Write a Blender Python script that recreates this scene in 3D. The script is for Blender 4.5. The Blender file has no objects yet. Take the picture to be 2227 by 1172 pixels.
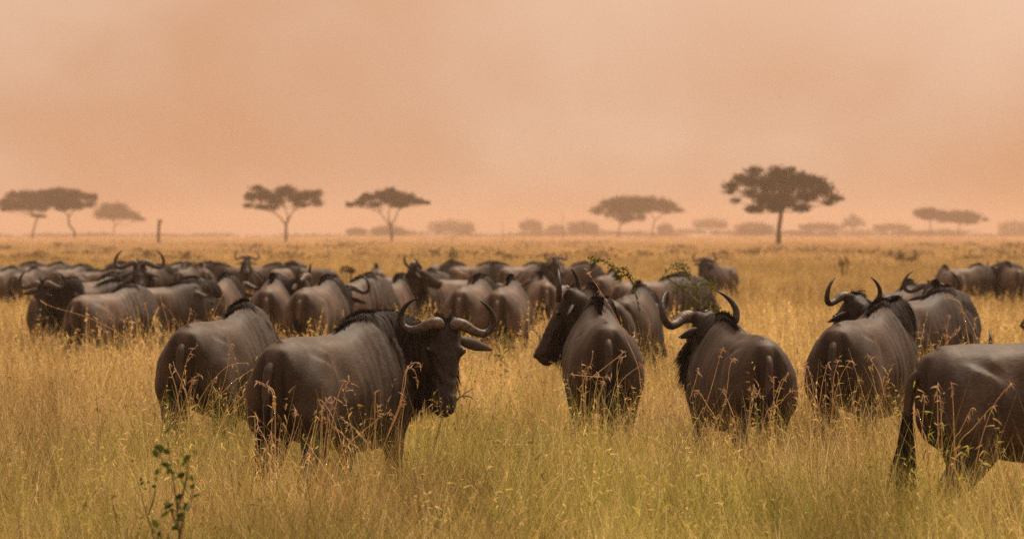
import bpy, math, random
import numpy as np
from mathutils import Vector, Matrix
# ------------------------------------------------------------------ camera, sky, sun, exposure
S = bpy.context.scene
FPX, CX, HY, CH = 12000.0, 1113.5, 503.0, 1.85        # focal length, centre, horizon row (photo pixels), camera height
cd = bpy.data.cameras.new('camera'); cam = bpy.data.objects.new('camera', cd); S.collection.objects.link(cam)
cd.sensor_width = 36.0; cd.lens = FPX/2227*36
cam.location = (0, 0, CH)
cam.rotation_euler = (math.radians(90)-math.atan((586-HY)/FPX), 0, 0)
cd.clip_start = 1.0; cd.clip_end = 30000
cd.dof.use_dof = True; cd.dof.focus_distance = 31.0; cd.dof.aperture_fstop = 7.5
S.camera = cam
SUN_EL, SUN_AZ = 60.0, 38.0                             # elevation; azimuth from +Y (into the picture) towards +X
w = bpy.data.worlds.new('World'); S.world = w; w.use_nodes = True
def build_world():
    nt = w.node_tree; nt.nodes.clear(); N = nt.nodes.new; L = nt.links.new
    out = N('ShaderNodeOutputWorld'); bg = N('ShaderNodeBackground'); L(bg.outputs[0], out.inputs[0])
    tc = N('ShaderNodeTexCoord')
    mp = N('ShaderNodeMapping'); mp.inputs['Scale'].default_value = (1, 1, 1.5); L(tc.outputs['Generated'], mp.inputs[0])
    n1 = N('ShaderNodeTexNoise'); n1.inputs['Scale'].default_value = 16; n1.inputs['Detail'].default_value = 4.0; n1.inputs['Roughness'].default_value = .45; n1.inputs['Distortion'].default_value = .3
    L(mp.outputs[0], n1.inputs[0])
    r = N('ShaderNodeValToRGB'); L(n1.outputs[0], r.inputs[0])
    e = r.color_ramp.elements
    e[0].position = .38; e[0].color = (.650, .340, .190, 1)
    e[1].position = .63; e[1].color = (.780, .512, .350, 1)
    x = e.new(.50); x.color = (.700, .412, .262, 1)
    sx = N('ShaderNodeSeparateXYZ'); L(tc.outputs['Generated'], sx.inputs[0])
    # paler towards the upper right of the view (thinner dust), deeper on the left
    m1 = N('ShaderNodeMapRange'); m1.inputs['From Min'].default_value = -.09; m1.inputs['From Max'].default_value = .09; L(sx.outputs['X'], m1.inputs['Value'])
    m2 = N('ShaderNodeMapRange'); m2.inputs['From Min'].default_value = .012; m2.inputs['From Max'].default_value = .045; L(sx.outputs['Z'], m2.inputs['Value'])
    mu = N('ShaderNodeMath'); mu.operation = 'MULTIPLY'; L(m1.outputs[0], mu.inputs[0]); L(m2.outputs[0], mu.inputs[1])
    mu2 = N('ShaderNodeMath'); mu2.operation = 'MULTIPLY'; L(mu.outputs[0], mu2.inputs[0]); mu2.inputs[1].default_value = .95
    mx = N('ShaderNodeMix'); mx.data_type = 'RGBA'; L(mu2.outputs[0], mx.inputs['Factor']); L(r.outputs[0], mx.inputs['A']); mx.inputs['B'].default_value = (.86, .57, .40, 1)
    # upper dome: dusty overcast mixed with the physical sky
    sk = N('ShaderNodeTexSky'); sk.sky_type = 'NISHITA'; sk.sun_disc = False
    sk.sun_elevation = math.radians(SUN_EL); sk.sun_rotation = math.radians(SUN_AZ); sk.dust_density = 6; sk.air_density = 1.5
    sc = N('ShaderNodeMix'); sc.data_type = 'RGBA'; sc.blend_type = 'MULTIPLY'; sc.inputs['Factor'].default_value = 1; L(sk.outputs[0], sc.inputs['A']); sc.inputs['B'].default_value = (.12, .10, .085, 1)
    ad = N('ShaderNodeMix'); ad.data_type = 'RGBA'; ad.inputs['Factor'].default_value = .35; L(sc.outputs[2], ad.inputs['B']); ad.inputs['A'].default_value = (1.05, .72, .50, 1)
    m3 = N('ShaderNodeMapRange'); m3.inputs['From Min'].default_value = .07; m3.inputs['From Max'].default_value = .6; L(sx.outputs['Z'], m3.inputs['Value'])
    f = N('ShaderNodeMix'); f.data_type = 'RGBA'; L(m3.outputs[0], f.inputs['Factor']); L(mx.outputs[2], f.inputs['A']); L(ad.outputs[2], f.inputs['B'])
    L(f.outputs[2], bg.inputs[0]); bg.inputs[1].default_value = 1.0
build_world()
sd = bpy.data.lights.new('sun', 'SUN'); sun = bpy.data.objects.new('sun', sd); S.collection.objects.link(sun)
sd.energy = 4.9; sd.angle = math.radians(12); sd.color = (1, .84, .63)
a, el = math.radians(SUN_AZ), math.radians(SUN_EL)
tosun = Vector((math.sin(a)*math.cos(el), math.cos(a)*math.cos(el), math.sin(el)))
sun.rotation_euler = tosun.to_track_quat('Z', 'Y').to_euler()
S.view_settings.view_transform = 'Standard'; S.view_settings.look = 'None'; S.view_settings.exposure = 0; S.view_settings.gamma = 1
S.cycles.volume_bounces = 1; S.cycles.max_bounces = 6; S.cycles.diffuse_bounces = 3; S.cycles.transmission_bounces = 3
S.cycles.transparent_max_bounces = 8; S.cycles.sample_clamp_indirect = 3.0; S.cycles.use_denoising = False

rng = np.random.default_rng(7); random.seed(7)
R = math.radians
# ------------------------------------------------------------------ helpers
def gz(y):                                              # the plain dips a little beyond the first animals and falls away far off
    y = np.asarray(y, float); t = np.clip((y-34)/90, 0, 1); return -.36*t*t*(3-2*t)-.0032*np.clip(y-1500, 0, 4000)**1.0*np.clip((y-1500)/600, 0, 1)
def P(px, py, D): return Vector(((px-CX)/FPX*D, D, CH-(py-HY)/FPX*D))
def mesh(name, verts, faces, mat=None, smooth=True, attrs=None):
    me = bpy.data.meshes.new(name)
    verts = np.asarray(verts, np.float32).reshape(-1, 3)
    if isinstance(faces, np.ndarray):
        nf, k = faces.shape
        me.vertices.add(len(verts)); me.vertices.foreach_set('co', verts.ravel())
        me.loops.add(nf*k); me.loops.foreach_set('vertex_index', faces.astype(np.int32).ravel())
        me.polygons.add(nf); me.polygons.foreach_set('loop_start', np.arange(0, nf*k, k, dtype=np.int32))
        me.update(calc_edges=True)
    else:
        me.from_pydata(verts.tolist(), [], faces); me.update()
    if smooth: me.polygons.foreach_set('use_smooth', np.ones(len(me.polygons), bool))
    if mat: me.materials.append(mat)
    for k, v in (attrs or {}).items():
        at = me.attributes.new(k, 'FLOAT', 'POINT'); at.data.foreach_set('value', np.asarray(v, np.float32))
    return me
def link(name, me, parent=None):
    o = bpy.data.objects.new(name, me); S.collection.objects.link(o)
    if parent: o.parent = parent
    return o
def tag(o, label, cat, group=None, kind=None):
    if label: o['label'] = label
    if cat: o['category'] = cat
    if group: o['group'] = group
    if kind: o['kind'] = kind
    return o
def dup(root, loc, rz, sc, label, group=None):
    r_ = root.copy(); S.collection.objects.link(r_); r_.location = loc; r_.rotation_euler = (0, 0, rz); r_.scale = sc if hasattr(sc, '__len__') else (sc,)*3
    r_['label'] = label
    if group: r_['group'] = group
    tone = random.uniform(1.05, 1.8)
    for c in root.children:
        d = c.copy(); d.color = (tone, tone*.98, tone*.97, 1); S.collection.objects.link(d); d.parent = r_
        for g in c.children:
            q = g.copy(); S.collection.objects.link(q); q.parent = d
    return r_
class Geo:
    def __init__(s): s.v = []; s.f = []; s.t = []
    def loft(s, rings, cap=True, ts=None):
        n = len(rings[0]); b = len(s.v)
        c0 = sum((Vector(p) for p in rings[0]), Vector())/n; c1 = sum((Vector(p) for p in rings[1]), Vector())/n; i_ = len(rings)//2
        ce = sum((Vector(p) for p in rings[i_]), Vector())/n; nx = sum((Vector(p) for p in rings[min(i_+1, len(rings)-1)]), Vector())/n-sum((Vector(p) for p in rings[i_-1]), Vector())/n
        flip = (Vector(rings[i_][0])-ce).cross(Vector(rings[i_][1])-ce).dot(nx) < 0; f0_ = len(s.f)
        for i, r_ in enumerate(rings):
            s.v += [tuple(p) for p in r_]; s.t += [ts[i] if ts else i/(len(rings)-1)]*n
        for i in range(len(rings)-1):
            for j in range(n):
                k = (j+1) % n; s.f.append((b+i*n+j, b+i*n+k, b+(i+1)*n+k, b+(i+1)*n+j))
        if cap:
            s.f.append(tuple(b+j for j in range(n))[::-1]); s.f.append(tuple(b+(len(rings)-1)*n+j for j in range(n)))
        if flip: s.f[f0_:] = [q_[::-1] for q_ in s.f[f0_:]]
    def tube(s, pts, rad, n=12, up=(0, 0, 1), ts=None):
        """pts: list of Vector; rad: (side, upward) radii or one number per point"""
        rings = []; up = Vector(up)
        for i, p in enumerate(pts):
            t = (pts[min(i+1, len(pts)-1)]-pts[max(i-1, 0)]).normalized()
            sd_ = t.cross(up)
            if sd_.length < 1e-3: sd_ = t.cross(Vector((0, 1, 0)))
            sd_.normalize(); u = sd_.cross(t).normalized()
            r_ = rad[i]; ra, rb = r_ if hasattr(r_, '__len__') else (r_, r_)
            rings.append([p+sd_*(math.cos(a)*ra)+u*(math.sin(a)*rb) for a in [2*math.pi*k/n for k in range(n)]])
        s.loft(rings, ts=ts)
    def ball(s, c, r, n=12):
        r = r if hasattr(r, '__len__') else (r, r, r); c = Vector(c)
        s.loft([[c+Vector((r[0]*math.cos(a)*math.cos(b_), r[1]*math.sin(a)*math.cos(b_), r[2]*math.sin(b_))) for a in [2*math.pi*k/n for k in range(n)]]
                for b_ in [math.radians(x) for x in (-80, -50, -20, 20, 50, 80)]])
    def me(s, name, mat, smooth=True, attrs=True): return mesh(name, s.v, s.f, mat, smooth, {'t': s.t} if attrs else None)
def catmull(pts, m=6):
    pts = [Vector(p) for p in pts]; q = [pts[0]*2-pts[1]]+pts+[pts[-1]*2-pts[-2]]; out = []
    for i in range(1, len(q)-2):
        for k in range(m):
            t = k/m; a_, b_, c_, d_ = q[i-1], q[i], q[i+1], q[i+2]
            out.append(.5*((2*b_)+(c_-a_)*t+(2*a_-5*b_+4*c_-d_)*t*t+(3*b_-a_-3*c_+d_)*t*t*t))
    out.append(pts[-1]); return out
def lerp_list(v, m=6):
    v = [np.array(x, float) for x in v]; out = []
    for i in range(len(v)-1):
        for k in range(m): out.append(v[i]+(v[i+1]-v[i])*k/m)
    out.append(v[-1]); return out
def strips(roots, dirs, lens, width, droop, seg=3, rg=rng, side=None, curl=0):
    """ribbons tapering to a point; returns verts, quads array, per-vertex t and per-strand random"""
    n = len(roots); roots = np.asarray(roots, float); dirs = np.asarray(dirs, float)
    dirs = dirs/np.maximum(np.linalg.norm(dirs, axis=1, keepdims=True), 1e-6)
    lens = np.asarray(lens, float)[:, None]; width = np.broadcast_to(np.asarray(width, float), (n,))[:, None]
    if side is None:
        rv = rg.normal(size=(n, 3)); side = np.cross(dirs, rv); side /= np.maximum(np.linalg.norm(side, axis=1, keepdims=True), 1e-6)
    droop = np.broadcast_to(np.asarray(droop, float), (n,))[:, None]
    V = np.zeros((n, (seg+1)*2, 3)); T = np.zeros((n, (seg+1)*2))
    p = roots.copy(); d = dirs.copy()
    cu = rg.normal(size=(n, 3))*curl
    for k in range(seg+1):
        ww = width*(1-.9*(k/seg)**1.4)*.5
        V[:, 2*k] = p-side*ww; V[:, 2*k+1] = p+side*ww; T[:, 2*k:2*k+2] = k/seg
        d = d+np.array([0, 0, -1.0])*droop/seg+cu/seg; d /= np.linalg.norm(d, axis=1, keepdims=True)
        p = p+d*lens/seg
    base = (np.arange(n)*(seg+1)*2)[:, None, None]
    q = np.array([[2*k, 2*k+1, 2*k+3, 2*k+2] for k in range(seg)])[None]
    F = (base+q).reshape(-1, 4)
    rr = np.repeat(rg.random(n), (seg+1)*2)
    return V.reshape(-1, 3), F, T.ravel(), rr
def merge(parts):
    V, F, T, Q = [], [], [], []; b = 0
    for v, f, t, q in parts: V.append(v); F.append(f+b); T.append(t); Q.append(q); b += len(v)
    return np.concatenate(V), np.concatenate(F), np.concatenate(T), np.concatenate(Q)
# ------------------------------------------------------------------ materials
def mat(name, rough=.8, spec=.3):
    m = bpy.data.materials.new(name); m.use_nodes = True; nt = m.node_tree
    b = nt.nodes['Principled BSDF']; b.inputs['Roughness'].default_value = rough; b.inputs['Specular IOR Level'].default_value = spec
    return m, nt, b, nt.nodes.new, nt.links.new
def attr(N, name):
    a_ = N('ShaderNodeAttribute'); a_.attribute_name = name; return a_.outputs['Fac']
def ramp(N, L, src, stops):
    r_ = N('ShaderNodeValToRGB'); L(src, r_.inputs[0]); e = r_.color_ramp.elements
    e[0].position, e[0].color = stops[0][0], (*stops[0][1], 1); e[1].position, e[1].color = stops[-1][0], (*stops[-1][1], 1)
    for p_, c_ in stops[1:-1]: x = e.new(p_); x.color = (*c_, 1)
    return r_.outputs[0]
def noise(N, L, scale, detail=3, coord='Object', sc=(1, 1, 1), rough=.5):
    if coord == 'World':
        g = N('ShaderNodeNewGeometry'); o_ = g.outputs['Position']
    else:
        g = N('ShaderNodeTexCoord'); o_ = g.outputs[coord]
    mp = N('ShaderNodeMapping'); mp.inputs['Scale'].default_value = sc; L(o_, mp.inputs[0])
    n_ = N('ShaderNodeTexNoise'); n_.inputs['Scale'].default_value = scale; n_.inputs['Detail'].default_value = detail; n_.inputs['Roughness'].default_value = rough
    L(mp.outputs[0], n_.inputs[0]); return n_.outputs[0]
def mixc(N, L, f, a_, b_, bt='MIX'):
    m = N('ShaderNodeMix'); m.data_type = 'RGBA'; m.blend_type = bt
    for s_, v in (('Factor', f), ('A', a_), ('B', b_)):
        if isinstance(v, (int, float)): m.inputs[s_].default_value = v
        elif isinstance(v, tuple): m.inputs[s_].default_value = (*v, 1)
        else: L(v, m.inputs[s_])
    return m.outputs[2]
def math_(N, L, op, a_, b_=0.0, clamp=False):
    m = N('ShaderNodeMath'); m.operation = op; m.use_clamp = clamp
    for i, v in enumerate((a_, b_)):
        if isinstance(v, (int, float)): m.inputs[i].default_value = v
        else: L(v, m.inputs[i])
    return m.outputs[0]

def m_hide():
    m, nt, b, N, L = mat('hide', .60, .24)
    dark, st, sw = attr(N, 'dark'), attr(N, 'st'), attr(N, 'sw')
    n1 = noise(N, L, 5, 4); n2 = noise(N, L, 90, 3, sc=(.35, 1, 1), rough=.7); n3 = noise(N, L, 22, 3)
    base = ramp(N, L, n1, [(.3, (.030, .020, .0145)), (.5, (.060, .041, .031)), (.75, (.105, .076, .060))])
    oi = N('ShaderNodeObjectInfo')
    base = mixc(N, L, 1.0, base, ramp(N, L, n2, [(.30, (.5, .5, .5)), (.5, (.95, .95, .95)), (.72, (1.5, 1.48, 1.45))]), 'MULTIPLY')
    base = mixc(N, L, 1.0, base, oi.outputs['Color'], 'MULTIPLY')
    # brindled upright bands across shoulder and neck
    ph = math_(N, L, 'ADD', math_(N, L, 'MULTIPLY', st, 74.0), math_(N, L, 'MULTIPLY', n3, 9.0))
    sn = math_(N, L, 'ADD', math_(N, L, 'MULTIPLY', math_(N, L, 'SINE', ph), .5), .5)
    band = math_(N, L, 'MULTIPLY', math_(N, L, 'POWER', sn, 1.6), math_(N, L, 'MULTIPLY', sw, .95))
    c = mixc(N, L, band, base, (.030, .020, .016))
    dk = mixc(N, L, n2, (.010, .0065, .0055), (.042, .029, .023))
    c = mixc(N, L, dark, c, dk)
    st2 = N('ShaderNodeCombineColor'); bi = math_(N, L, 'SUBTRACT', 1.12, math_(N, L, 'MULTIPLY', band, .62)); [L(bi, st2.inputs[q_]) for q_ in range(3)]
    c = mixc(N, L, 1.0, c, st2.outputs[0], 'MULTIPLY')
    L(c, b.inputs['Base Color'])
    bp = N('ShaderNodeBump'); bp.inputs['Strength'].default_value = .5; bp.inputs['Distance'].default_value = .004
    L(n2, bp.inputs['Height']); L(bp.outputs[0], b.inputs['Normal'])
    return m
def m_hair(name, c0, c1, c2, rough=.5):
    m, nt, b, N, L = mat(name, rough, .15)
    c = ramp(N, L, attr(N, 'rnd'), [(0, c0), (.6, c1), (1, c2)])
    L(c, b.inputs['Base Color']); return m
def m_fur():
    m, nt, b, N, L = mat('coat_fur', .6, .3)
    c = ramp(N, L, attr(N, 'rnd'), [(0, (.046, .032, .024)), (.55, (.074, .052, .039)), (1, (.13, .095, .072))])
    c = mixc(N, L, attr(N, 'dark'), c, (.020, .013, .011)); L(c, b.inputs['Base Color']); return m
def m_horn():
    m, nt, b, N, L = mat('horn', .52, .35)
    t = attr(N, 't'); n1 = noise(N, L, 45, 4)
    c = ramp(N, L, t, [(0, (.15, .115, .092)), (.18, (.11, .083, .066)), (.38, (.070, .052, .042)), (.65, (.030, .022, .018)), (1, (.012, .009, .008))])
    c = mixc(N, L, 1.0, c, ramp(N, L, n1, [(.3, (.45, .45, .45)), (.7, (1.4, 1.35, 1.3))]), 'MULTIPLY'); L(c, b.inputs['Base Color'])
    wv = math_(N, L, 'SINE', math_(N, L, 'ADD', math_(N, L, 'MULTIPLY', t, 95.0), math_(N, L, 'MULTIPLY', n1, 7.0))); wv = math_(N, L, 'MULTIPLY', wv, math_(N, L, 'SUBTRACT', 1.0, t, True))
    h = math_(N, L, 'ADD', math_(N, L, 'MULTIPLY', wv, .35), n1)
    bp = N('ShaderNodeBump'); bp.inputs['Strength'].default_value = .55; bp.inputs['Distance'].default_value = .006; L(h, bp.inputs['Height']); L(bp.outputs[0], b.inputs['Normal'])
    return m
def m_plain(name, col, rough=.8, var=.35, scale=20, spec=.3):
    m, nt, b, N, L = mat(name, rough, spec)
    lo = tuple(x*(1-var) for x in col); hi = tuple(min(1, x*(1+var)) for x in col)
    L(ramp(N, L, noise(N, L, scale, 4), [(.3, lo), (.7, hi)]), b.inputs['Base Color']); return m
def m_blade(name, stops, green, greenfac, trans=.35, patch=.12):
    """dry and green grass: colour by blade, by tuft and by where it grows, with haze painted in far off"""
    m = bpy.data.materials.new(name); m.use_nodes = True; nt = m.node_tree; N = nt.nodes.new; L = nt.links.new
    nt.nodes.clear(); out = N('ShaderNodeOutputMaterial')
    rnd = attr(N, 'rnd'); t = attr(N, 't')
    c = ramp(N, L, rnd, stops)
    nw = noise(N, L, patch, 4, 'World', (1, .45, 1)); nw2 = noise(N, L, patch*5, 3, 'World', (1, .5, 1))
    pn = math_(N, L, 'ADD', math_(N, L, 'MULTIPLY', nw, .6), math_(N, L, 'MULTIPLY', nw2, .5))
    g = N('ShaderNodeNewGeometry'); sx = N('ShaderNodeSeparateXYZ'); L(g.outputs['Position'], sx.inputs[0])
    mr = N('ShaderNodeMapRange'); L(sx.outputs['Y'], mr.inputs['Value']); mr.inputs['From Min'].default_value = 26; mr.inputs['From Max'].default_value = 75
    mr.inputs['To Min'].default_value = greenfac[0]; mr.inputs['To Max'].default_value = greenfac[1]
    gp = math_(N, L, 'SUBTRACT', pn, mr.outputs[0]); gp = math_(N, L, 'MULTIPLY', gp, 7.0, True)
    rs = math_(N, L, 'ADD', math_(N, L, 'MULTIPLY', rnd, 37.7), 0.0); rs = math_(N, L, 'FRACT', rs)
    gf = math_(N, L, 'MULTIPLY', gp, math_(N, L, 'GREATER_THAN', rs, .35)); gf = math_(N, L, 'MULTIPLY', gf, .85)
    c = mixc(N, L, gf, c, ramp(N, L, rs, [(.3, green[0]), (1, green[1])]))
    tuft = noise(N, L, 1.1, 3, 'World', (1, .6, .3)); c = mixc(N, L, 1.0, c, ramp(N, L, tuft, [(.38, (.44, .39, .38)), (.5, (.90, .88, .88)), (.62, (1.20, 1.19, 1.18))]), 'MULTIPLY')
    big = noise(N, L, .05, 3, 'World', (1, .3, 1))
    c = mixc(N, L, 1.0, c, ramp(N, L, big, [(.3, (.84, .79, .76)), (.6, (1.14, 1.10, 1.02))]), 'MULTIPLY')
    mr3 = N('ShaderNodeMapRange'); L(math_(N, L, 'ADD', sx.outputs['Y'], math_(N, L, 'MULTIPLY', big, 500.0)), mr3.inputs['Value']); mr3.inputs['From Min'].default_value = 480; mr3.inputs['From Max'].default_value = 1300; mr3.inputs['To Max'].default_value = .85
    c = mixc(N, L, mr3.outputs[0], c, mixc(N, L, rnd, (.52, .36, .22), (.82, .61, .42)))  # distance haze painted into the blades: paler and pinker far away
    d = N('ShaderNodeBsdfDiffuse'); tr = N('ShaderNodeBsdfTranslucent'); L(c, d.inputs[0]); L(c, tr.inputs[0])
    ms = N('ShaderNodeMixShader'); ms.inputs[0].default_value = trans; L(d.outputs[0], ms.inputs[1]); L(tr.outputs[0], ms.inputs[2])
    L(ms.outputs[0], out.inputs[0]); return m
def m_leaf(name, c0, c1, trans=.3):
    m = bpy.data.materials.new(name); m.use_nodes = True; nt = m.node_tree; N = nt.nodes.new; L = nt.links.new
    nt.nodes.clear(); out = N('ShaderNodeOutputMaterial')
    c = ramp(N, L, attr(N, 'rnd'), [(0, c0), (1, c1)])
    d = N('ShaderNodeBsdfDiffuse'); tr = N('ShaderNodeBsdfTranslucent'); L(c, d.inputs[0]); L(c, tr.inputs[0])
    ms = N('ShaderNodeMixShader'); ms.inputs[0].default_value = trans; L(d.outputs[0], ms.inputs[1]); L(tr.outputs[0], ms.inputs[2])
    L(ms.outputs[0], out.inputs[0]); return m
M = {}
M['hide'] = m_hide(); M['fur'] = m_fur(); M['horn'] = m_horn()
M['mane'] = m_hair('mane_hair', (.006, .0045, .0045), (.020, .014, .013), (.050, .036, .030), .75)
M['beard'] = m_hair('beard_hair', (.008, .006, .005), (.024, .016, .013), (.06, .04, .03), .75)
M['eye'], _nt, _b, _N, _L = mat('eye', .08, .8); _b.inputs['Base Color'].default_value = (.008, .005, .004, 1)
M['ear'] = m_plain('ear_skin', (.050, .034, .028), .7, .4, 40)
M['nose'] = m_plain('nostril_skin', (.006, .005, .005), .4, .3, 40)
M['bark'] = m_plain('bark', (.085, .058, .040), .9, .4, 1.5)
M['dead'] = m_plain('dead_wood', (.070, .050, .036), .9, .4, 2)
M['leaf_acacia'] = m_leaf('acacia_leaf', (.012, .012, .004), (.036, .032, .010), .2)
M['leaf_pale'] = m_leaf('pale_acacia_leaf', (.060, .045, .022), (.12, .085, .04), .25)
M['leaf_green'] = m_leaf('weed_leaf', (.045, .065, .014), (.12, .15, .035), .35)
M['leaf_dark'] = m_leaf('plant_leaf', (.030, .055, .010), (.085, .125, .022), .35)
M['scrub'] = m_leaf('scrub_leaf', (.07, .05, .026), (.17, .12, .055), .25)
M['stem'] = m_plain('plant_stem', (.12, .10, .04), .8, .3, 30)
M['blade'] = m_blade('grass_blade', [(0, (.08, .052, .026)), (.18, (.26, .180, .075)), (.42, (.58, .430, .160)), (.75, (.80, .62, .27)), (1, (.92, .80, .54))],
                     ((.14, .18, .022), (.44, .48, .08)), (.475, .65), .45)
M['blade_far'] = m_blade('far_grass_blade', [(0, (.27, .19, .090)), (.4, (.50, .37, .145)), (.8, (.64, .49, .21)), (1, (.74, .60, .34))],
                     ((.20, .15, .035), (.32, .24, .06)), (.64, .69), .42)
M['seed'] = m_leaf('seed_head', (.20, .12, .075), (.58, .40, .27), .35)
def m_ground():
    m, nt, b, N, L = mat('plain_soil', 1.0, .1)
    n1 = noise(N, L, .35, 5, 'World', (1, .3, 1)); n2 = noise(N, L, .02, 4, 'World', (1, .35, 1), .6)
    near = ramp(N, L, n1, [(.3, (.085, .050, .022)), (.7, (.20, .125, .050))])
    far = ramp(N, L, n2, [(.34, (.36, .24, .14)), (.48, (.60, .40, .16)), (.7, (.72, .50, .22))])
    g = N('ShaderNodeNewGeometry'); sx = N('ShaderNodeSeparateXYZ'); L(g.outputs['Position'], sx.inputs[0])
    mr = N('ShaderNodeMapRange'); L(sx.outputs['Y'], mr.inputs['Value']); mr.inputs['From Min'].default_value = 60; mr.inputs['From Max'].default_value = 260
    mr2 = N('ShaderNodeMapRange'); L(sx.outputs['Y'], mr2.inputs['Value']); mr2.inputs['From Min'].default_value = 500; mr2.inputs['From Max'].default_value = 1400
    c = mixc(N, L, mr.outputs[0], near, far); L(mixc(N, L, mr2.outputs[0], c, (.64, .46, .33)), b.inputs['Base Color']); return m  # far ground pales to pinkish: dusty haze painted into its colour
# ------------------------------------------------------------------ ground
def build_ground():
    ys = np.concatenate([np.linspace(-60, 20, 5), np.linspace(24, 140, 59), np.geomspace(144, 6000, 60)])
    xs = np.concatenate([-np.geomspace(1600, 24, 24), np.linspace(-20, 20, 21), np.geomspace(24, 1600, 24)])
    X, Y = np.meshgrid(xs, ys); Z = gz(Y)+.03*np.sin(X*.31+Y*.12)*np.sin(Y*.23-X*.1)*(Y < 400)
    V = np.stack([X, Y, Z], -1).reshape(-1, 3); nx = len(xs)
    i, j = np.meshgrid(np.arange(len(ys)-1), np.arange(nx-1), indexing='ij'); b = (i*nx+j).ravel()
    F = np.stack([b, b+1, b+nx+1, b+nx], -1)
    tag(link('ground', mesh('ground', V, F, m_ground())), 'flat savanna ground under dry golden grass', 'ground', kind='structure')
build_ground()
# ------------------------------------------------------------------ wildebeest
def body_frame(az, pitch):
    """nose direction, crown normal, left side, for local azimuth and pitch in degrees"""
    a_, p_ = R(az), R(pitch)
    n = Vector((math.cos(a_)*math.cos(p_), math.sin(a_)*math.cos(p_), math.sin(p_)))
    l = Vector((-math.sin(a_), math.cos(a_), 0)); c = n.cross(l).normalized()
    return n, c, l
_pose_cache = {}
def build_wildebeest(key, poll, az, pitch, voxel=.02, fur=0, legs=0, roll=0, seed=1, horn_k=1.0, tail_swing=0.0, bend=None, shade=0.0):
    rg = np.random.default_rng(seed)
    poll = Vector(poll); n, c, l = body_frame(az, pitch)
    if roll:                                             # lean of the whole head about its horizontal facing axis
        q = Matrix.Rotation(R(roll), 3, Vector((math.cos(R(az)), math.sin(R(az)), 0))); n = q @ n; c = q @ c; l = q @ l
    G = Geo()
    # trunk
    T = [(-.790, 1.06, .05, .10, .08), (-.755, 1.04, .140, .175, .17), (-.66, 1.01, .198, .245, .245), (-.50, .975, .214, .290, .272), (-.30, .950, .212, .312, .285),
         (-.06, .94, .248, .335, .305), (.12, .95, .246, .395, .335), (.30, .975, .230, .412, .365), (.46, 1.0, .204, .380, .37), (.60, 1.03, .175, .320, .32), (.70, 1.06, .130, .24, .24), (.77, 1.07, .06, .12, .12)]
    rings = []
    for x, zc, ww, hu, hd in T:
        k = max(0, min(1, (x+.05)/.45)); rg_ = []
        for a_ in [2*math.pi*j/28 for j in range(28)]:
            s_, co = math.sin(a_), math.cos(a_)
            nar = 1-(.22+.38*k)*max(0, s_)**1.3
            co2 = math.copysign(abs(co)**.86, co)
            rg_.append(Vector((x, ww*co2*nar, zc+(hu if s_ > 0 else hd)*s_)))
        rings.append(rg_)
    G.loft(rings)
    for sg in (-1, 1):
        ph = [(.06, -.05), (-.09, .08), (0, 0)][legs % 3]; o1, o2 = (ph if sg > 0 else (-ph[0], -ph[1]))
        # haunch, thigh and hind leg
        G.tube([Vector(p) for p in [(-.46, .12*sg, 1.10), (-.53, .135*sg, .98), (-.53+o1*.2, .15*sg, .84), (-.49+o1*.5, .15*sg, .72), (-.54+o1*.8, .145*sg, .60), (-.645+o1, .135*sg, .48), (-.645+o1, .13*sg, .40), (-.625+o1, .13*sg, .25), (-.61+o1, .13*sg, .13), (-.575+o1, .13*sg, .065), (-.56+o1, .13*sg, .0)]],
               [(.10, .15), (.115, .215), (.105, .20), (.080, .135), (.055, .085), (.038, .060), (.030, .042), (.026, .032), (.030, .036), (.034, .042), (.040, .052)], up=(1, 0, 0))
        G.ball((-.60, .128*sg, .93), (.16, .112, .21)); G.ball((.40, .085*sg, 1.02), (.13, .095, .22))
        # shoulder and fore leg
        G.tube([Vector(p) for p in [(.40, .10*sg, 1.16), (.44, .13*sg, 1.0), (.44, .145*sg, .86), (.38+o2*.3, .14*sg, .72), (.39+o2*.6, .135*sg, .56), (.40+o2, .13*sg, .42), (.395+o2, .13*sg, .37), (.395+o2, .13*sg, .24), (.395+o2, .13*sg, .12), (.42+o2, .13*sg, .06), (.43+o2, .13*sg, 0)]],
               [(.06, .10), (.085, .15), (.085, .145), (.062, .10), (.046, .065), (.040, .048), (.034, .040), (.025, .030), (.030, .034), (.033, .040), (.040, .050)], up=(1, 0, 0))
    # neck
    s0 = Vector((.28, 0, 1.02)); hz = Vector((poll.x-.5, poll.y, 0)); hz = hz.normalized() if hz.length > .05 else Vector((1, 0, 0))
    nh = Vector((n.x, n.y, 0)).normalized()
    end = poll+n*.10-c*.055
    mid1 = Vector((.60, 0, 1.075+.28*(poll.z-1.10)))
    if bend: mid1 = Vector(bend)
    mid2 = mid1.lerp(end, .58)+(hz*.03)-c*.02+Vector((0, 0, -.03))
    npts = catmull([s0, mid1, mid2, end], 7)
    nrad = [tuple(x) for x in lerp_list([(.150, .290), (.128, .255), (.098, .170), (.078, .108)], 7)]
    G.tube(npts, nrad, n=20)
    # head: poll to muzzle
    HL = .53
    def hp(t, off=0.0, side=0.0): return poll+n*(t*HL)+c*off+l*side
    H = [(-.06, .045, .05, -.045), (.0, .082, .082, -.035), (.10, .094, .108, -.045), (.22, .092, .122, -.055), (.36, .086, .122, -.06), (.52, .074, .106, -.058), (.68, .068, .092, -.055), (.80, .072, .085, -.053), (.90, .078, .078, -.052), (.965, .070, .064, -.053), (1.0, .048, .040, -.055)]
    rr_ = []
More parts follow.
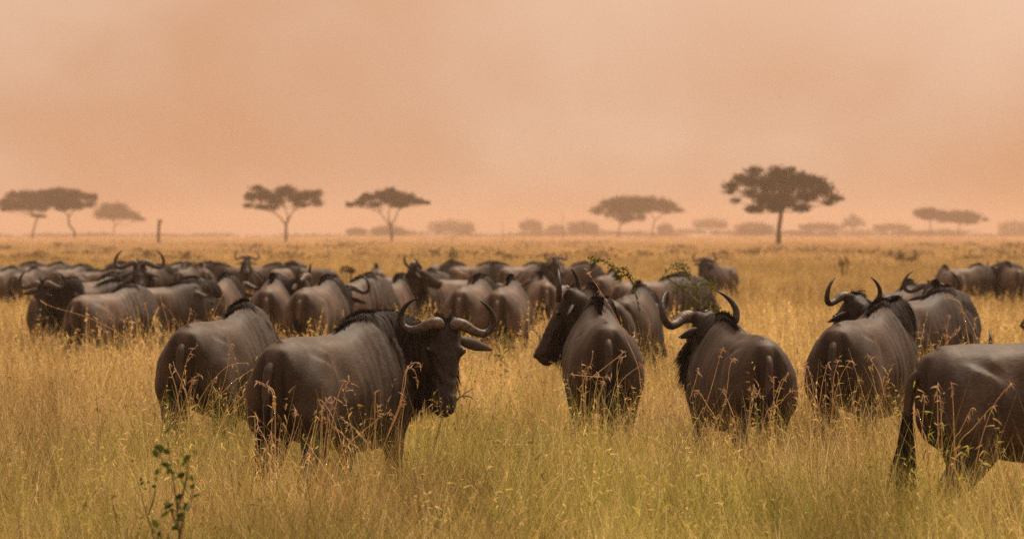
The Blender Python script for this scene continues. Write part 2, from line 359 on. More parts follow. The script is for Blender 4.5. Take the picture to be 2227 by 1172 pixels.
    for t, sw_, hh, off in H:
        ce = hp(t, off); rr_.append([ce+l*(math.copysign(abs(math.cos(a_))**.8, math.cos(a_))*sw_*(1-.18*max(0, -math.sin(a_))))+c*(math.sin(a_)*hh) for a_ in [2*math.pi*j/20 for j in range(20)]])
    G.loft(rr_)
    for sg in (-1, 1):
        G.ball(hp(.31, .008, .080*sg), .030); G.ball(hp(.93, -.02, .045*sg), (.026, .026, .026)); G.ball(hp(.28, -.12, .05*sg), (.05, .04, .05))
        G.ball(hp(.02, .02, .045*sg), (.045, .045, .045))
    raw = mesh('body', G.v, G.f); tmp = link('body', raw)
    md = tmp.modifiers.new('r', 'REMESH'); md.mode = 'VOXEL'; md.voxel_size = voxel
    sm = tmp.modifiers.new('s', 'SMOOTH'); sm.factor = .5; sm.iterations = 6 if voxel < .017 else 3
    dg = bpy.context.evaluated_depsgraph_get(); me = bpy.data.meshes.new_from_object(tmp.evaluated_get(dg))
    bpy.data.objects.remove(tmp); bpy.data.meshes.remove(raw)
    t2 = link('body', me); vg = t2.vertex_groups.new(name='trunk'); cc = np.zeros(len(me.vertices)*3, np.float32); me.vertices.foreach_get('co', cc); cc = cc.reshape(-1, 3)
    vg.add([int(i) for i in np.where((cc[:, 2] > .72) & (cc[:, 0] < .62) & (cc[:, 0] > -.90))[0]], 1.0, 'REPLACE')
    sm = t2.modifiers.new('s', 'SMOOTH'); sm.factor = .5; sm.iterations = 26 if voxel < .017 else 8; sm.vertex_group = 'trunk'
    dg = bpy.context.evaluated_depsgraph_get(); me2 = bpy.data.meshes.new_from_object(t2.evaluated_get(dg)); bpy.data.objects.remove(t2); bpy.data.meshes.remove(me); me = me2
    # bone and muscle under the skin: hips, flank hollow, shoulder blade, ribs, spine, folds of the neck
    nv = len(me.vertices); co = np.zeros(nv*3, np.float32); me.vertices.foreach_get('co', co); co = co.reshape(-1, 3).astype(float)
    nn = np.zeros(nv*3, np.float32); me.vertices.foreach_get('normal', nn); nn = nn.reshape(-1, 3).astype(float)
    X, Y, Z = co.T; gs = lambda a_, b_, s1, s2: np.exp(-((X-a_)/s1)**2-((Z-b_)/s2)**2)
    sd_ = np.abs(nn[:, 1])*((X < .52) & (np.abs(Y) < .32) & (Z > .55)); tk = (X < .45) & (Z > .6)
    dsp = -.026*gs(-.27, 1.06, .085, .12)*sd_+.020*gs(-.42, 1.17, .05, .045)-.014*gs(-.43, .90, .05, .16)*sd_
    dsp += .020*gs(.30, 1.08, .07, .20)*sd_-.018*gs(.13, 1.0, .07, .20)*sd_+.012*gs(-.60, .86, .07, .14)*sd_-.012*gs(-.70, .80, .05, .10)*sd_
    dsp += .0045*np.sin((X+.12*(Z-.9))*2*math.pi/.075)*np.exp(-((X+.03)/.13)**2-((Z-.93)/.17)**2)*sd_
    dsp += .010*np.exp(-(Y/.022)**2)*(nn[:, 2] > .5)*tk*(X > -.68)-.008*np.exp(-((np.abs(Y)-.065)/.03)**2)*(nn[:, 2] > .5)*tk*(X > -.6)
    dsp += -.022*np.exp(-((np.abs(Y)-.055)/.022)**2)*(nn[:, 0] < -.45)*(X < -.55)*np.clip((Z-.72)/.1, 0, 1)*np.clip((1.20-Z)/.08, 0, 1)
    NPa = np.array([list(p) for p in npts]); di = np.linalg.norm(co[:, None]-NPa[None], axis=2); kk = di.argmin(1)+0.0
    dsp += .0040*np.sin(kk*1.9+Z*9+3*np.sin(Z*13))*np.clip((X-.38)/.12+np.abs(Y)/.2*(X > .3), 0, 1)*(np.linalg.norm(co-np.array(list(poll)), axis=1) > .20)*(Z > .7)
    co += nn*dsp[:, None]; me.vertices.foreach_set('co', co.astype(np.float32).ravel()); me.update()
    me.name = 'body'; me.materials.clear(); me.materials.append(M['hide']); me.polygons.foreach_set('use_smooth', np.ones(len(me.polygons), bool))
    # coat regions, plus shade painted on the underside and in the tail grooves
    nv = len(me.vertices); co = np.zeros(nv*3, np.float32); me.vertices.foreach_get('co', co); co = co.reshape(-1, 3)
    nn = np.zeros(nv*3, np.float32); me.vertices.foreach_get('normal', nn); nn = nn.reshape(-1, 3)
    NP = np.array([list(p) for p in npts]); arc = np.concatenate([[0], np.cumsum(np.linalg.norm(np.diff(NP, axis=0), axis=1))])
    dn = np.linalg.norm(co[:, None]-NP[None], axis=2); ineck = dn.argmin(1); dneck = dn.min(1)
    HP = np.array([list(hp(t, -.05)) for t in np.linspace(0, 1, 12)]); dh = np.linalg.norm(co[:, None]-HP[None], axis=2).min(1)
    isneck = np.clip(((co[:, 0] > .30).astype(float))*np.clip(1.3-dneck/.33, 0, 1)*3, 0, 1)
    away = np.clip((arc[ineck]-.15)/.2, 0, 1)*np.clip(1.25-dneck/.30, 0, 1); away = np.clip(away*2, 0, 1)
    st = np.where(away > .3, .34+arc[ineck], co[:, 0]-.10*(co[:, 2]-1.0))
    sw = np.clip((co[:, 0]+.15)/.35, 0, 1); sw = np.maximum(sw, away)
    head = np.clip((.17-dh)/.04, 0, 1)
    leg = np.clip((.88-co[:, 2])/.42, 0, 1)*(1-head)*(1-away)  # dark legs, plus shade painted into the lower rump and flank
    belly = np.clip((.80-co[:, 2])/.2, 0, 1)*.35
    groove_shade = np.exp(-((np.abs(co[:, 1])-.070)/.034)**2)*np.clip((-.56-co[:, 0])/.08, 0, 1)*np.clip((1.25-co[:, 2])/.10, 0, 1)*.97  # shade painted into the hollows either side of the tail
    dark = np.clip(np.maximum.reduce([head*.97, leg*.8, belly, away*.80, groove_shade, np.clip((co[:, 0]-.02)/.38, 0, 1)*.68]), 0, 1)
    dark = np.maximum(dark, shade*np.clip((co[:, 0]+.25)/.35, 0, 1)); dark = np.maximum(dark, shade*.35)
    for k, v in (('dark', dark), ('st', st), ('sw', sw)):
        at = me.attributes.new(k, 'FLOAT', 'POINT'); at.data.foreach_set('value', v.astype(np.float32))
    parts = [('body', me)]
    # horns
    u = (-n*.86+c*.5).normalized(); f_ = u.cross(l)*-1
    f_ = (c-u*c.dot(u)).normalized()
    hc = [(.030, .010, .02), (.060, .030, .03), (.105, .024, .035), (.165, -.008, .03), (.225, -.022, .018), (.270, .002, .005), (.284, .055, 0), (.268, .108, .008), (.234, .150, .02), (.190, .182, .035)]
    hr = [.026, .039, .035, .028, .0245, .0225, .020, .0155, .010, .003]
    for sg in (1, -1):
        g = Geo(); base = poll+n*.035+c*.028
        pts = catmull([base+(l*(p[0]*sg)+u*p[1]+f_*p[2])*horn_k for p in hc], 5); rad = [float(x)*horn_k for x in lerp_list(hr, 5)]
        rad = [r_*(1+.035*math.sin(i*2.2)*(i < 18)) for i, r_ in enumerate(rad)]
        g.tube(pts, rad, n=12, up=tuple(f_)); parts.append(('horn', g.me('horn', M['horn'])))
    # ears
    for sg in (1, -1):
        g = Geo(); b0 = hp(.15, -.05, .085*sg); d0 = (l*sg*.95-n*.02-c*.10-Vector((0, 0, .22))).normalized()
        pts = [b0+d0*x for x in (-.03, .01, .05, .09, .13, .17, .20)]
        g.tube(pts, [(.020, .014), (.026, .016), (.035, .014), (.036, .012), (.027, .010), (.016, .006), (.002, .002)], n=10, up=tuple(c)); 
        for i, vv in enumerate(g.v):
            pass
        parts.append(('ear', g.me('ear', M['ear'])))
    for sg in (1, -1):
        g = Geo(); g.ball(hp(.31, .010, .099*sg), .017, 10); parts.append(('eye', g.me('eye', M['eye'])))
        g = Geo(); g.ball(hp(.955, .0, .045*sg), (.014, .014, .017), 8); parts.append(('nostril', g.me('nostril', M['nose'])))
    # mane: short upright crest over the withers, longer hair lying down both flanks of the neck
    q = 1.0 if voxel < .017 else .5
    wk = 1.0 if voxel < .017 else 2.0
    sec = [(Vector((x, 0, zc)), Vector((0, 0, 1)), Vector((0, -1, 0)), Vector((1, 0, 0)), wd_, hu) for x, zc, wd_, hu in ((-.02, .942, .10, .345), (.06, .945, .10, .372), (.14, .955, .10, .392), (.22, .963, .10, .400), (.30, .975, .10, .405), (.40, .99, .10, .390))]
    for i in range(0, len(npts)):
        if npts[i].x < .42 and abs(npts[i].y) < .05: continue
        t_ = (npts[min(i+1, len(npts)-1)]-npts[max(i-1, 0)]).normalized(); sd_ = t_.cross(Vector((0, 0, 1))).normalized(); up_ = sd_.cross(t_).normalized()
        sec.append((npts[i], up_, sd_, t_, nrad[i][0], nrad[i][1]))
    sec.append((poll-c*.03, c, -l, n, .06, .085))
    A = np.array([[*x[0], *x[1], *x[2], *x[3], x[4], x[5]] for x in sec])
    def at_crest(u_):
        i0 = np.minimum(u_.astype(int), len(A)-2); f0 = (u_-i0)[:, None]; B = A[i0]*(1-f0)+A[i0+1]*f0; return B[:, :3], B[:, 3:6], B[:, 6:9], B[:, 9:12], B[:, 12:13], B[:, 13:14]
    K = int(5200*q); u_ = rg.random(K)*(len(A)-1.001); Cc, U_, S_, T0, ra, rb = at_crest(u_); pr = u_/(len(A)-1)
    sidev = rg.normal(size=(K, 1))*.011
    roots = Cc+U_*(rb*.97)+S_*sidev
    dirs = U_+S_*(sidev*9)+T0*(-.55)+rg.normal(size=(K, 3))*.07
    ln = (.028+.036*np.exp(-((pr-.28)/.2)**2))*(.65+.6*rg.random(K))*np.clip(.35+pr/.14, 0, 1)
    M1 = strips(roots, dirs, ln, .006*wk, .5, 3, rg)
    K = int(8000*q); u_ = rg.random(K)*(len(A)-1.001); Cc, U_, S_, T0, ra, rb = at_crest(u_); pr = (u_/(len(A)-1))[:, None]
    sg_ = np.sign(rg.normal(size=(K, 1))); seg = 5; V = np.zeros((K, (seg+1)*2, 3)); T_ = np.zeros((K, (seg+1)*2))
    a0 = R(90)-np.abs(rg.normal(size=(K, 1)))*R(9)*np.clip(pr/.3, .25, 1); span = R(6)+R(16)*np.clip(pr/.3, 0, 1)+R(76)*np.clip((pr-.12)/.35, 0, 1)*rg.random((K, 1))**1.5*(.35+.9*np.sin(np.clip(pr*1.05, 0, 1)*math.pi)); drift = -.03-.05*rg.random((K, 1)); lift = .004+.012*rg.random((K, 1)); wv_ = rg.normal(size=(K, 1))*.012
    for k in range(seg+1):
        f0 = k/seg; a_ = a0-span*f0
        p = Cc+S_*(sg_*np.cos(a_)*(ra+lift*(1+f0)))+U_*(np.sin(a_)*(rb+lift*(1+.5*f0)))+T0*(drift*f0+wv_*math.sin(f0*3))
        ww = .010*wk*(1-.9*f0**1.4)*.5; V[:, 2*k] = p-T0*ww; V[:, 2*k+1] = p+T0*ww; T_[:, 2*k:2*k+2] = f0
    F = ((np.arange(K)*(seg+1)*2)[:, None, None]+np.array([[2*k, 2*k+1, 2*k+3, 2*k+2] for k in range(seg)])[None]).reshape(-1, 4)
    V, F, T_, Q = merge([M1, (V.reshape(-1, 3), F, T_.ravel(), np.repeat(rg.random(K), (seg+1)*2))])
    parts.append(('mane', mesh('mane', V, F, M['mane'], False, {'t': T_, 'rnd': Q})))
    # beard along the throat
    K = int(1500*q); bot = []
    for i in range(3, len(npts)):
        t_ = (npts[min(i+1, len(npts)-1)]-npts[max(i-1, 0)]).normalized(); sd_ = t_.cross(Vector((0, 0, 1))).normalized(); up_ = sd_.cross(t_).normalized()
        bot.append((npts[i]-up_*(nrad[i][1]*.93), -up_, sd_, t_))
    for t in (.12, .25, .38): bot.append((hp(t, -.15), -c, -l, n))
    A = np.array([[list(v) for v in x] for x in bot]); idx = rg.random(K)*(len(bot)-1.001); i0 = idx.astype(int); fr = (idx-i0)[:, None]; B_ = A[i0]*(1-fr[..., None])+A[i0+1]*fr[..., None]
    sidev = rg.normal(size=(K, 1))*.022; roots = B_[:, 0]+B_[:, 2]*sidev-B_[:, 1]*.01
    dirs = B_[:, 1]*.6+rg.normal(size=(K, 3))*.10+np.array([0, 0, -.5]); ln = (.10+.09*rg.random(K))*(.6+.6*np.sin(idx/(len(bot)-1)*math.pi))
    V, F, T_, Q = strips(roots, dirs, ln, .010*wk, .5, 3, rg)
    parts.append(('beard', mesh('beard', V, F, M['beard'], False, {'t': T_, 'rnd': Q})))
    # tail
    g = Geo(); tp = catmull([(-.76, 0, 1.13), (-.815, tail_swing*.1, 1.08), (-.835, tail_swing*.35, .95), (-.835, tail_swing*.7, .78), (-.83, tail_swing, .62)], 4)
    g.tube(tp, [float(x) for x in lerp_list([.026, .027, .024, .020, .012], 4)], n=10, up=(1, 0, 0))
    Dk = np.array([.1+.9*(1-v[2]/1.2) for v in g.v])
    parts.append(('tail', mesh('tail', g.v, g.f, M['hide'], True, {'dark': np.clip((.92-np.array([v[2] for v in g.v]))/.15, .25, .97), 'st': [0]*len(g.v), 'sw': [0]*len(g.v)})))
    K = int(1100*q); idx = (.50+.48*rg.random(K)**.8)*(len(tp)-1.001); i0 = idx.astype(int); fr = (idx-i0)[:, None]; TPa = np.array([list(p) for p in tp]); roots = TPa[i0]*(1-fr)+TPa[i0+1]*fr
    dirs = rg.normal(size=(K, 3))*np.array([.11, .11, .1])+np.array([-.05, tail_swing*.25, -1.0]); 
    V, F, T_, Q = strips(roots+rg.normal(size=(K, 3))*.010, dirs, .20+.24*rg.random(K), .011*wk, .3, 4, rg)
    parts.append(('tail_tuft', mesh('tail_tuft', V, F, M['mane'], False, {'t': T_, 'rnd': Q})))
    # short coat hair that breaks up the outline of the nearest animals
    if fur:
        pick = rg.integers(0, nv, fur); ok = co[pick, 2] > .35; pick = pick[ok]
        fl = np.stack([-np.ones(len(pick))*.9, np.zeros(len(pick)), -.45*np.ones(len(pick))], 1)
        hm = head[pick][:, None]; fl = fl*(1-hm)+np.array(list(n))[None]*hm
        N_ = nn[pick]; fl -= N_*(fl*N_).sum(1, keepdims=True); fl /= np.maximum(np.linalg.norm(fl, axis=1, keepdims=True), 1e-5)
        d_ = fl+N_*.13+rg.normal(size=fl.shape)*.10; sd2 = np.cross(N_, d_); sd2 /= np.maximum(np.linalg.norm(sd2, axis=1, keepdims=True), 1e-5)
        V, F, T_, Q = strips(co[pick]-N_*.002, d_, (.008+.009*rg.random(len(pick))), .0035, .2, 2, rg, side=sd2)
        dkk = np.repeat(np.clip(dark[pick]+sw[pick]*(np.sin(st[pick]*74+6)*.5+.5)**1.6*.7*(1-head[pick]), 0, 1), 6)
        parts.append(('fur', mesh('fur', V, F, M['fur'], False, {'t': T_, 'rnd': Q, 'dark': dkk})))
    return parts
def local_pose(px, s, heading, poll_px, poll_py, dy, az, scale=1.0, y0=None):
    D = FPX/s; g = float(gz(D)); h = R(heading)
    wx = (poll_px-px)/s; wz = CH-(poll_py-HY)/s-g
    c_, s_ = math.cos(-h), math.sin(-h); x, y = wx*c_-dy*s_, wx*s_+dy*c_
    return (x/scale, y/scale, wz/scale), az-heading
HERD_NEAR = 'nearest wildebeest of the herd'; HERD = 'wildebeest of the herd grazing farther back'
def spawn(parts, px, s, heading, label, group, scale=1.0):
    D = FPX/s; r_ = bpy.data.objects.new('wildebeest', None); S.collection.objects.link(r_); r_.empty_display_size = .3
    r_.location = ((px-CX)/s, D, float(gz(D))); r_.rotation_euler = (0, 0, R(heading)); r_.scale = (scale,)*3
    tag(r_, label, 'wildebeest', group)
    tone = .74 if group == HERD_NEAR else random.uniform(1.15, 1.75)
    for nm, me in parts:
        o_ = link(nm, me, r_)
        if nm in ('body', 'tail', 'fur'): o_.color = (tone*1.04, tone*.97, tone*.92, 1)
    return r_
def hero(px, s, heading, pollpx, pollpy, dy, az, pitch, label, scale=1.0, voxel=.012, fur=44000, group=HERD_NEAR, **kw):
    poll, a_ = local_pose(px, s, heading, pollpx, pollpy, dy, az, scale)
    print('pose', label[:30], [round(x, 2) for x in poll], round(a_), 'z', round(poll[2], 2))
    return spawn(build_wildebeest(label, poll, a_, pitch, voxel, fur, **kw), px, s, heading, label, group, scale)
#HEROES
hero(735, 390, 64, 968, 706, .45, -84, -70, 'big bull turning its head back, muzzle hanging low, the nearest whole wildebeest', seed=1, legs=0, horn_k=.93, roll=-3)
hero(492, 335, 72, 560, 850, .80, 60, -60, 'wildebeest with hidden lowered head just behind the big turning bull', seed=2, legs=1)
hero(1305, 322, 93, 1252, 640, .60, 166, -58, 'wildebeest seen from behind with head turned left in profile, two horns upright', seed=3, legs=2)
hero(1378, 222, 80, 1418, 668, .60, -25, -72, 'wildebeest with curled horn turned right, behind the one with profiled head', seed=4, voxel=.015, fur=9000)
hero(1300, 235, 100, 1290, 760, .80, 120, -60, 'wildebeest with only its dark sloping back showing past the profiled head', seed=14, voxel=.015, fur=9000)
hero(1602, 345, 103, 1540, 692, .62, 130, -74, 'wildebeest seen from behind with wide curved horns, face on its left', scale=.95, horn_k=1.18, seed=5, shade=.25, legs=1, tail_swing=.05)
hero(1888, 330, 70, 1880, 655, .75, 130, -48, 'wildebeest looking left over its own pale rump, one ear raised between horns', horn_k=.86, seed=6, legs=2)
hero(2010, 252, 52, 2120, 760, .75, 30, -65, 'grazing wildebeest with rounded dark hump, standing beyond the cropped one', seed=7, fur=12000, shade=.8)
hero(2038, 215, 88, 2040, 628, .80, 90, -55, 'wildebeest whose spread horns rise behind the rounded dark hump', seed=8, voxel=.015, fur=6000)
hero(1960, 205, 70, 2000, 800, .80, 60, -60, 'wildebeest showing only a pointed mane behind the over-rump looker', seed=9, voxel=.015, fur=6000)
hero(2303, 420, 18, 2640, 800, .30, 10, -60, 'wildebeest cut off by the right edge, long black tail hanging', seed=10, legs=0, tail_swing=.04)
#/HEROES
# the herd behind: a few poses, then copies
PO = {}
def pose(key, poll, az, pitch, seed, **kw): PO[key] = build_wildebeest(key, poll, az, pitch, .022, 0, seed=seed, **kw)
pose('graze', (.98, .05, .62), 5, -55, 21, legs=1)
pose('level', (.98, 0, 1.22), 0, -48, 22, legs=0)
pose('alert', (.86, .02, 1.50), 0, -42, 23, legs=2)
pose('back_right', (.72, -.28, 1.36), -100, -62, 24, legs=0)
pose('back_left', (.74, .26, 1.36), 95, -60, 25, legs=1)
pose('alert_turn', (.82, .14, 1.44), 38, -58, 28, legs=0)
pose('half_left', (.86, .18, 1.30), 48, -55, 26, legs=2)
pose('half_right', (.86, -.18, 1.28), -48, -55, 27, legs=1)
_first = {}
def herd(key, px, s, heading, label, scale=1.03):
    D = FPX/s; loc = ((px-CX)/s, D, float(gz(D)))
    if key not in _first: _first[key] = spawn(PO[key], px, s, heading, label, HERD, scale)
    else: dup(_first[key], loc, R(heading), scale, label, HERD)
#HERD
herd('graze', 5, 98, 50, 'dark wildebeest at the far left edge, head out of sight')
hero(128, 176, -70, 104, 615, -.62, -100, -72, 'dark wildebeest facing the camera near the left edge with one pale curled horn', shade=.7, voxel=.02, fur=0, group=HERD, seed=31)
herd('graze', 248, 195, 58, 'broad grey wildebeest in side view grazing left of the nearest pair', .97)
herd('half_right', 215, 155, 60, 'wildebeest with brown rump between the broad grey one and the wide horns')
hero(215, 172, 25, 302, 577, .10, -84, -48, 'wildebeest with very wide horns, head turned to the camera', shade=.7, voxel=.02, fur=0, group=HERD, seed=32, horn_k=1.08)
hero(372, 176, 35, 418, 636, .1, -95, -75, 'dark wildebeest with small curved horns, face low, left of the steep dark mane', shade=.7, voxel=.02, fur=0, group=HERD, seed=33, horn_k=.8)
herd('graze', 405, 92, 80, 'distant wildebeest with a sharp pointed mane against the golden grass')
herd('level', 475, 168, 78, 'wildebeest with steep dark mane left of the pale-rumped one')
herd('alert', 536, 88, -88, 'farthest wildebeest facing the camera with flat outspread horns')
herd('graze', 575, 88, 10, 'distant dark wildebeest right beside the flat-horned one')
herd('back_right', 590, 182, 88, 'wildebeest with pale rump toward the camera and head turned right')
herd('graze', 660, 90, 175, 'hazy wildebeest grazing toward the left behind the pale-rumped one')
herd('level', 695, 192, 76, 'wildebeest with pointed mane and striped flank behind the nearest back')
herd('graze', 766, 168, 50, 'wildebeest with tall rounded mane right of the striped flank')
herd('graze', 500, 88, 160, 'dark distant wildebeest standing left below the flat horns')
hero(858, 150, 78, 893, 583, .55, 20, -25, 'wildebeest lifting one horn above its grey rump left of the gap', voxel=.02, fur=0, group=HERD, seed=34)
herd('graze', 820, 92, 95, 'small hazy wildebeest just left of the one lifting its horn')
herd('graze', 948, 138, -140, 'dark wildebeest grazing toward the camera above the big bull')
herd('level', 1030, 182, 78, 'wildebeest with pale rump left of the two standing side by side')
herd('graze', 1103, 195, 82, 'wildebeest with pale rounded rump just behind the big bull horns')
herd('level', 1178, 142, 95, 'wildebeest with dark neck line left of the profiled head')
herd('alert', 1172, 90, -65, 'wildebeest facing the camera with thin upright horns above the rumps')
herd('graze', 1040, 85, 20, 'hazy wildebeest with dark mane left of the thin upright horns')
herd('graze', 1105, 85, 170, 'hazy brown wildebeest grazing directly beside the thin upright horns')
herd('graze', 968, 80, 60, 'faint wildebeest back behind the dark one grazing toward the camera')
herd('graze', 1245, 85, 10, 'faint wildebeest back behind the profiled head')
herd('graze', 1322, 110, 75, 'small dark wildebeest under the arching green twig')
herd('graze', 1440, 150, 28, 'wildebeest in side view partly hidden by the green thorny shrub')
herd('alert_turn', 1560, 84, -125, 'lone wildebeest facing the camera on the open grass, right of the shrub')
herd('graze', 2062, 95, 100, 'small wildebeest with pointed mane at the far right')
herd('graze', 2108, 90, 40, 'dark-humped wildebeest in the middle of the far right trio')
herd('half_left', 2200, 90, 100, 'far right wildebeest with one horn curled over its back')
herd('half_left', 2462, 205, 150, 'wildebeest of which only a horn shows at the right edge')
herd('graze', 62, 100, 70, 'wildebeest back seen over the shoulder of the pale-horned one near the left edge')
herd('level', 330, 92, 60, 'half hidden wildebeest back between the very wide horns and the sharp mane')
herd('half_left', 440, 90, 100, 'distant wildebeest right of the sharp pointed mane, looking left')
herd('graze', 628, 90, 60, 'dark distant wildebeest back right above the pale rump with turned head')
herd('graze', 905, 115, 30, 'low grey wildebeest back between the lifted horn and the dark grazer')
herd('graze', 2165, 85, 20, 'last dim wildebeest back between the far right trio and the edge')
herd('graze', 105, 86, 30, 'far wildebeest back just above the pale curled horn near the left edge')
herd('level', 158, 92, 60, 'far dark wildebeest left of the very wide horns, back and mane only')
herd('graze', 225, 98, 15, 'far dark wildebeest back touching the left tip of the very wide horns')
herd('graze', 288, 84, 160, 'far wildebeest back between the tips of the very wide horns')
herd('half_right', 368, 86, 40, 'far wildebeest just left of the sharp pointed mane')
herd('level', 470, 84, 120, 'far wildebeest half way from the sharp pointed mane to the flat horns')
herd('graze', 612, 84, 30, 'far wildebeest back ending the dark far row at the left of the gap')
herd('graze', 1010, 84, 150, 'far wildebeest back right of the faint one above the dark grazer')
herd('level', 1140, 86, 40, 'far wildebeest back touching the thin upright horns from the left')
herd('graze', 45, 84, 10, 'far wildebeest back second from the left edge along the skyline of the herd')
#/HERD
# ------------------------------------------------------------------ acacia trees
def leaf_cloud(clumps, n, size, rg, flat=.45):
    """quads spread in flattened clumps: clumps are (x, y, z, rx, ry, rz)"""
    C_ = np.array(clumps, float); vol = C_[:, 3]*C_[:, 4]*C_[:, 5]**.6; pr = vol/vol.sum(); k = rg.choice(len(C_), n, p=pr)
    d = rg.normal(size=(n, 3)); d /= np.linalg.norm(d, axis=1, keepdims=True); rad = rg.random((n, 1))**.42
    # ragged shell: bumpy radius
    bump = .90+.28*np.sin(d[:, :1]*7+k[:, None]*1.3)*np.sin(d[:, 1:2]*6+k[:, None])+.18*rg.normal(size=(n, 1))*.6
    p = C_[k, :3]+d*rad*bump*C_[k, 3:6]
    u = rg.normal(size=(n, 3)); u[:, 2] *= flat; u /= np.linalg.norm(u, axis=1, keepdims=True); v = np.cross(u, rg.normal(size=(n, 3))); v /= np.linalg.norm(v, axis=1, keepdims=True)
    s_ = (size*(.5+rg.random((n, 1)))); a_, b_ = u*s_, v*s_*.7
    V = np.stack([p-a_-b_*.3, p+b_, p+a_+b_*.2, p-b_], 1).reshape(-1, 3)
    F = np.arange(n*4).reshape(-1, 4); return V, F, np.zeros(n*4), np.repeat(rg.random(n), 4)
def acacia(D, base_px, trunk, clumps, label, n=4200, leaf=.16, seed=0, depth=1.0, branch=None, pale=False, group='flat-topped trees along the horizon'):
    """trunk: list of (px, py, radius m); clumps: (px, py, rx px, ry px) as they stand; depth spreads them round the trunk"""
    rg = np.random.default_rng(seed); s = FPX/D; g0 = float(gz(D)); bx = (base_px-CX)/s
    root = bpy.data.objects.new('acacia_tree', None); S.collection.objects.link(root); root.location = (bx, D, g0); tag(root, label, 'tree', group)
    def loc(px, py): return Vector(((px-base_px)/s, 0, CH-(py-HY)/s-g0))
    g = Geo(); tp = [Vector((0, 0, -.2))]+[loc(a_, b_) for a_, b_, _ in trunk]
    rad = [trunk[0][2]*1.25]+[t[2] for t in trunk]
    g.tube(catmull(tp, 4), [float(x) for x in lerp_list(rad, 4)], n=9, up=(0, 1, 0)); link('trunk', g.me('trunk', M['bark']), root)
    cl = []; cxm = np.mean([c_[0] for c_ in clumps]); W = max(c_[0]+c_[2] for c_ in clumps)-min(c_[0]-c_[2] for c_ in clumps)
    for (cx_, cy_, rx, ry) in clumps:
        p = loc(cx_, cy_); hw = W/2/s; off = abs(cx_-cxm)/s; lim = math.sqrt(max(.05, 1-(off/hw)**2))*hw*depth
        m = 1 if len(clumps) > 40 else 2
        for q in range(m):
            cl.append((p.x, rg.uniform(-.7, .7)*lim, p.z, rx/s*1.08, max(rx/s, .6), ry/s*1.35))
    g = Geo(); ends = [tp[-1]]
    for br in (branch or [[(cxm-W*.12, trunk[-1][1]-14), (cxm-W*.26, trunk[-1][1]-24)], [(cxm+W*.10, trunk[-1][1]-14), (cxm+W*.25, trunk[-1][1]-24)]]):
        yj = rg.uniform(-.5, .5); pts = [tp[-1]]+[loc(a_, b_)+Vector((0, yj*(i+1), 0)) for i, (a_, b_) in enumerate(br)]
        g.tube(catmull(pts, 5), [float(x) for x in lerp_list(np.linspace(trunk[-1][2]*.8, .06, len(pts)), 5)], n=7, up=(0, 1, 0)); ends += pts[1:]
    order = rg.permutation(len(cl))[:22]
    for k in order:
        c_ = cl[k]; e = Vector((c_[0], c_[1], c_[2]-c_[5]*.2)); cand = [q for q in ends if q.z < e.z-.15] or ends; b0 = min(cand, key=lambda q: (q-e).length)
        if (e-b0).length < .4: continue
        mid = b0.lerp(e, .55)+Vector((rg.normal()*.12, rg.normal()*.2, -.06*abs(e.x-b0.x)))
        L_ = (e-b0).length; r0 = min(trunk[-1][2]*.4, .035+.012*L_)
        g.tube(catmull([b0, mid, e], 4), [float(x) for x in lerp_list([r0, r0*.6, .02], 4)], n=6, up=(0, 1, 0))
    link('limbs', g.me('limbs', M['bark']), root)
    V, F, T_, Q = leaf_cloud(cl, n, leaf, rg)
    link('crown', mesh('crown', V, F, M['leaf_pale' if pale else 'leaf_acacia'], False, {'rnd': Q, 't': T_}), root)
    return root
acacia(900, 622, [(622, 505, .24), (622, 490, .20)], [(545, 428, 18, 9), (560, 410, 16, 6), (575, 425, 22, 12), (540, 447, 12, 6), (598, 436, 22, 12), (622, 415, 22, 11), (645, 430, 24, 12), (668, 425, 22, 10), (690, 420, 14, 7), (690, 440, 14, 9), (570, 450, 20, 5), (655, 446, 20, 4), (592, 452, 14, 4), (608, 420, 16, 10)],
       'dark flat-topped acacia with forked trunk, left of the pair over the herd', seed=41, n=7500,
       branch=[[(610, 474), (596, 462), (570, 452)], [(630, 474), (640, 458), (665, 448)], [(626, 470), (618, 452)]])
acacia(900, 852, [(852, 510, .20), (850, 492, .17)], [(762, 445, 13, 5), (785, 440, 16, 8), (800, 430, 18, 8), (828, 425, 18, 10), (850, 418, 16, 9), (862, 430, 22, 12), (885, 432, 20, 10), (905, 438, 16, 7), (926, 441, 12, 4), (815, 445, 16, 6), (868, 446, 22, 5), (840, 436, 14, 8)],
       'dark acacia with narrow layered crown and thin forked trunk, right of the pair', seed=42, n=6500,
       branch=[[(838, 478), (825, 462), (800, 452)], [(860, 475), (868, 456), (890, 448)], [(845, 468), (848, 452)]])
acacia(700, 1693, [(1694, 500, .30), (1697, 478, .28), (1699, 462, .24)], [(1590, 405, 20, 9), (1610, 388, 18, 10), (1585, 418, 14, 5), (1600, 436, 13, 7), (1640, 372, 20, 9), (1638, 395, 28, 12), (1670, 400, 30, 18), (1690, 378, 28, 14), (1720, 372, 14, 8), (1715, 400, 32, 20), (1745, 392, 26, 16), (1775, 395, 26, 12), (1788, 412, 26, 14), (1812, 430, 18, 8), (1826, 432, 12, 4), (1755, 425, 28, 14), (1700, 435, 32, 16), (1660, 432, 26, 14), (1640, 455, 24, 8), (1685, 452, 24, 9), (1740, 452, 24, 8), (1630, 420, 18, 8), (1800, 442, 16, 5)],
       'largest and darkest acacia with a broad domed crown, right half of the horizon', seed=43, n=15000, leaf=.15,
       branch=[[(1688, 448), (1660, 430)], [(1712, 448), (1745, 430)], [(1700, 440), (1695, 415)]])
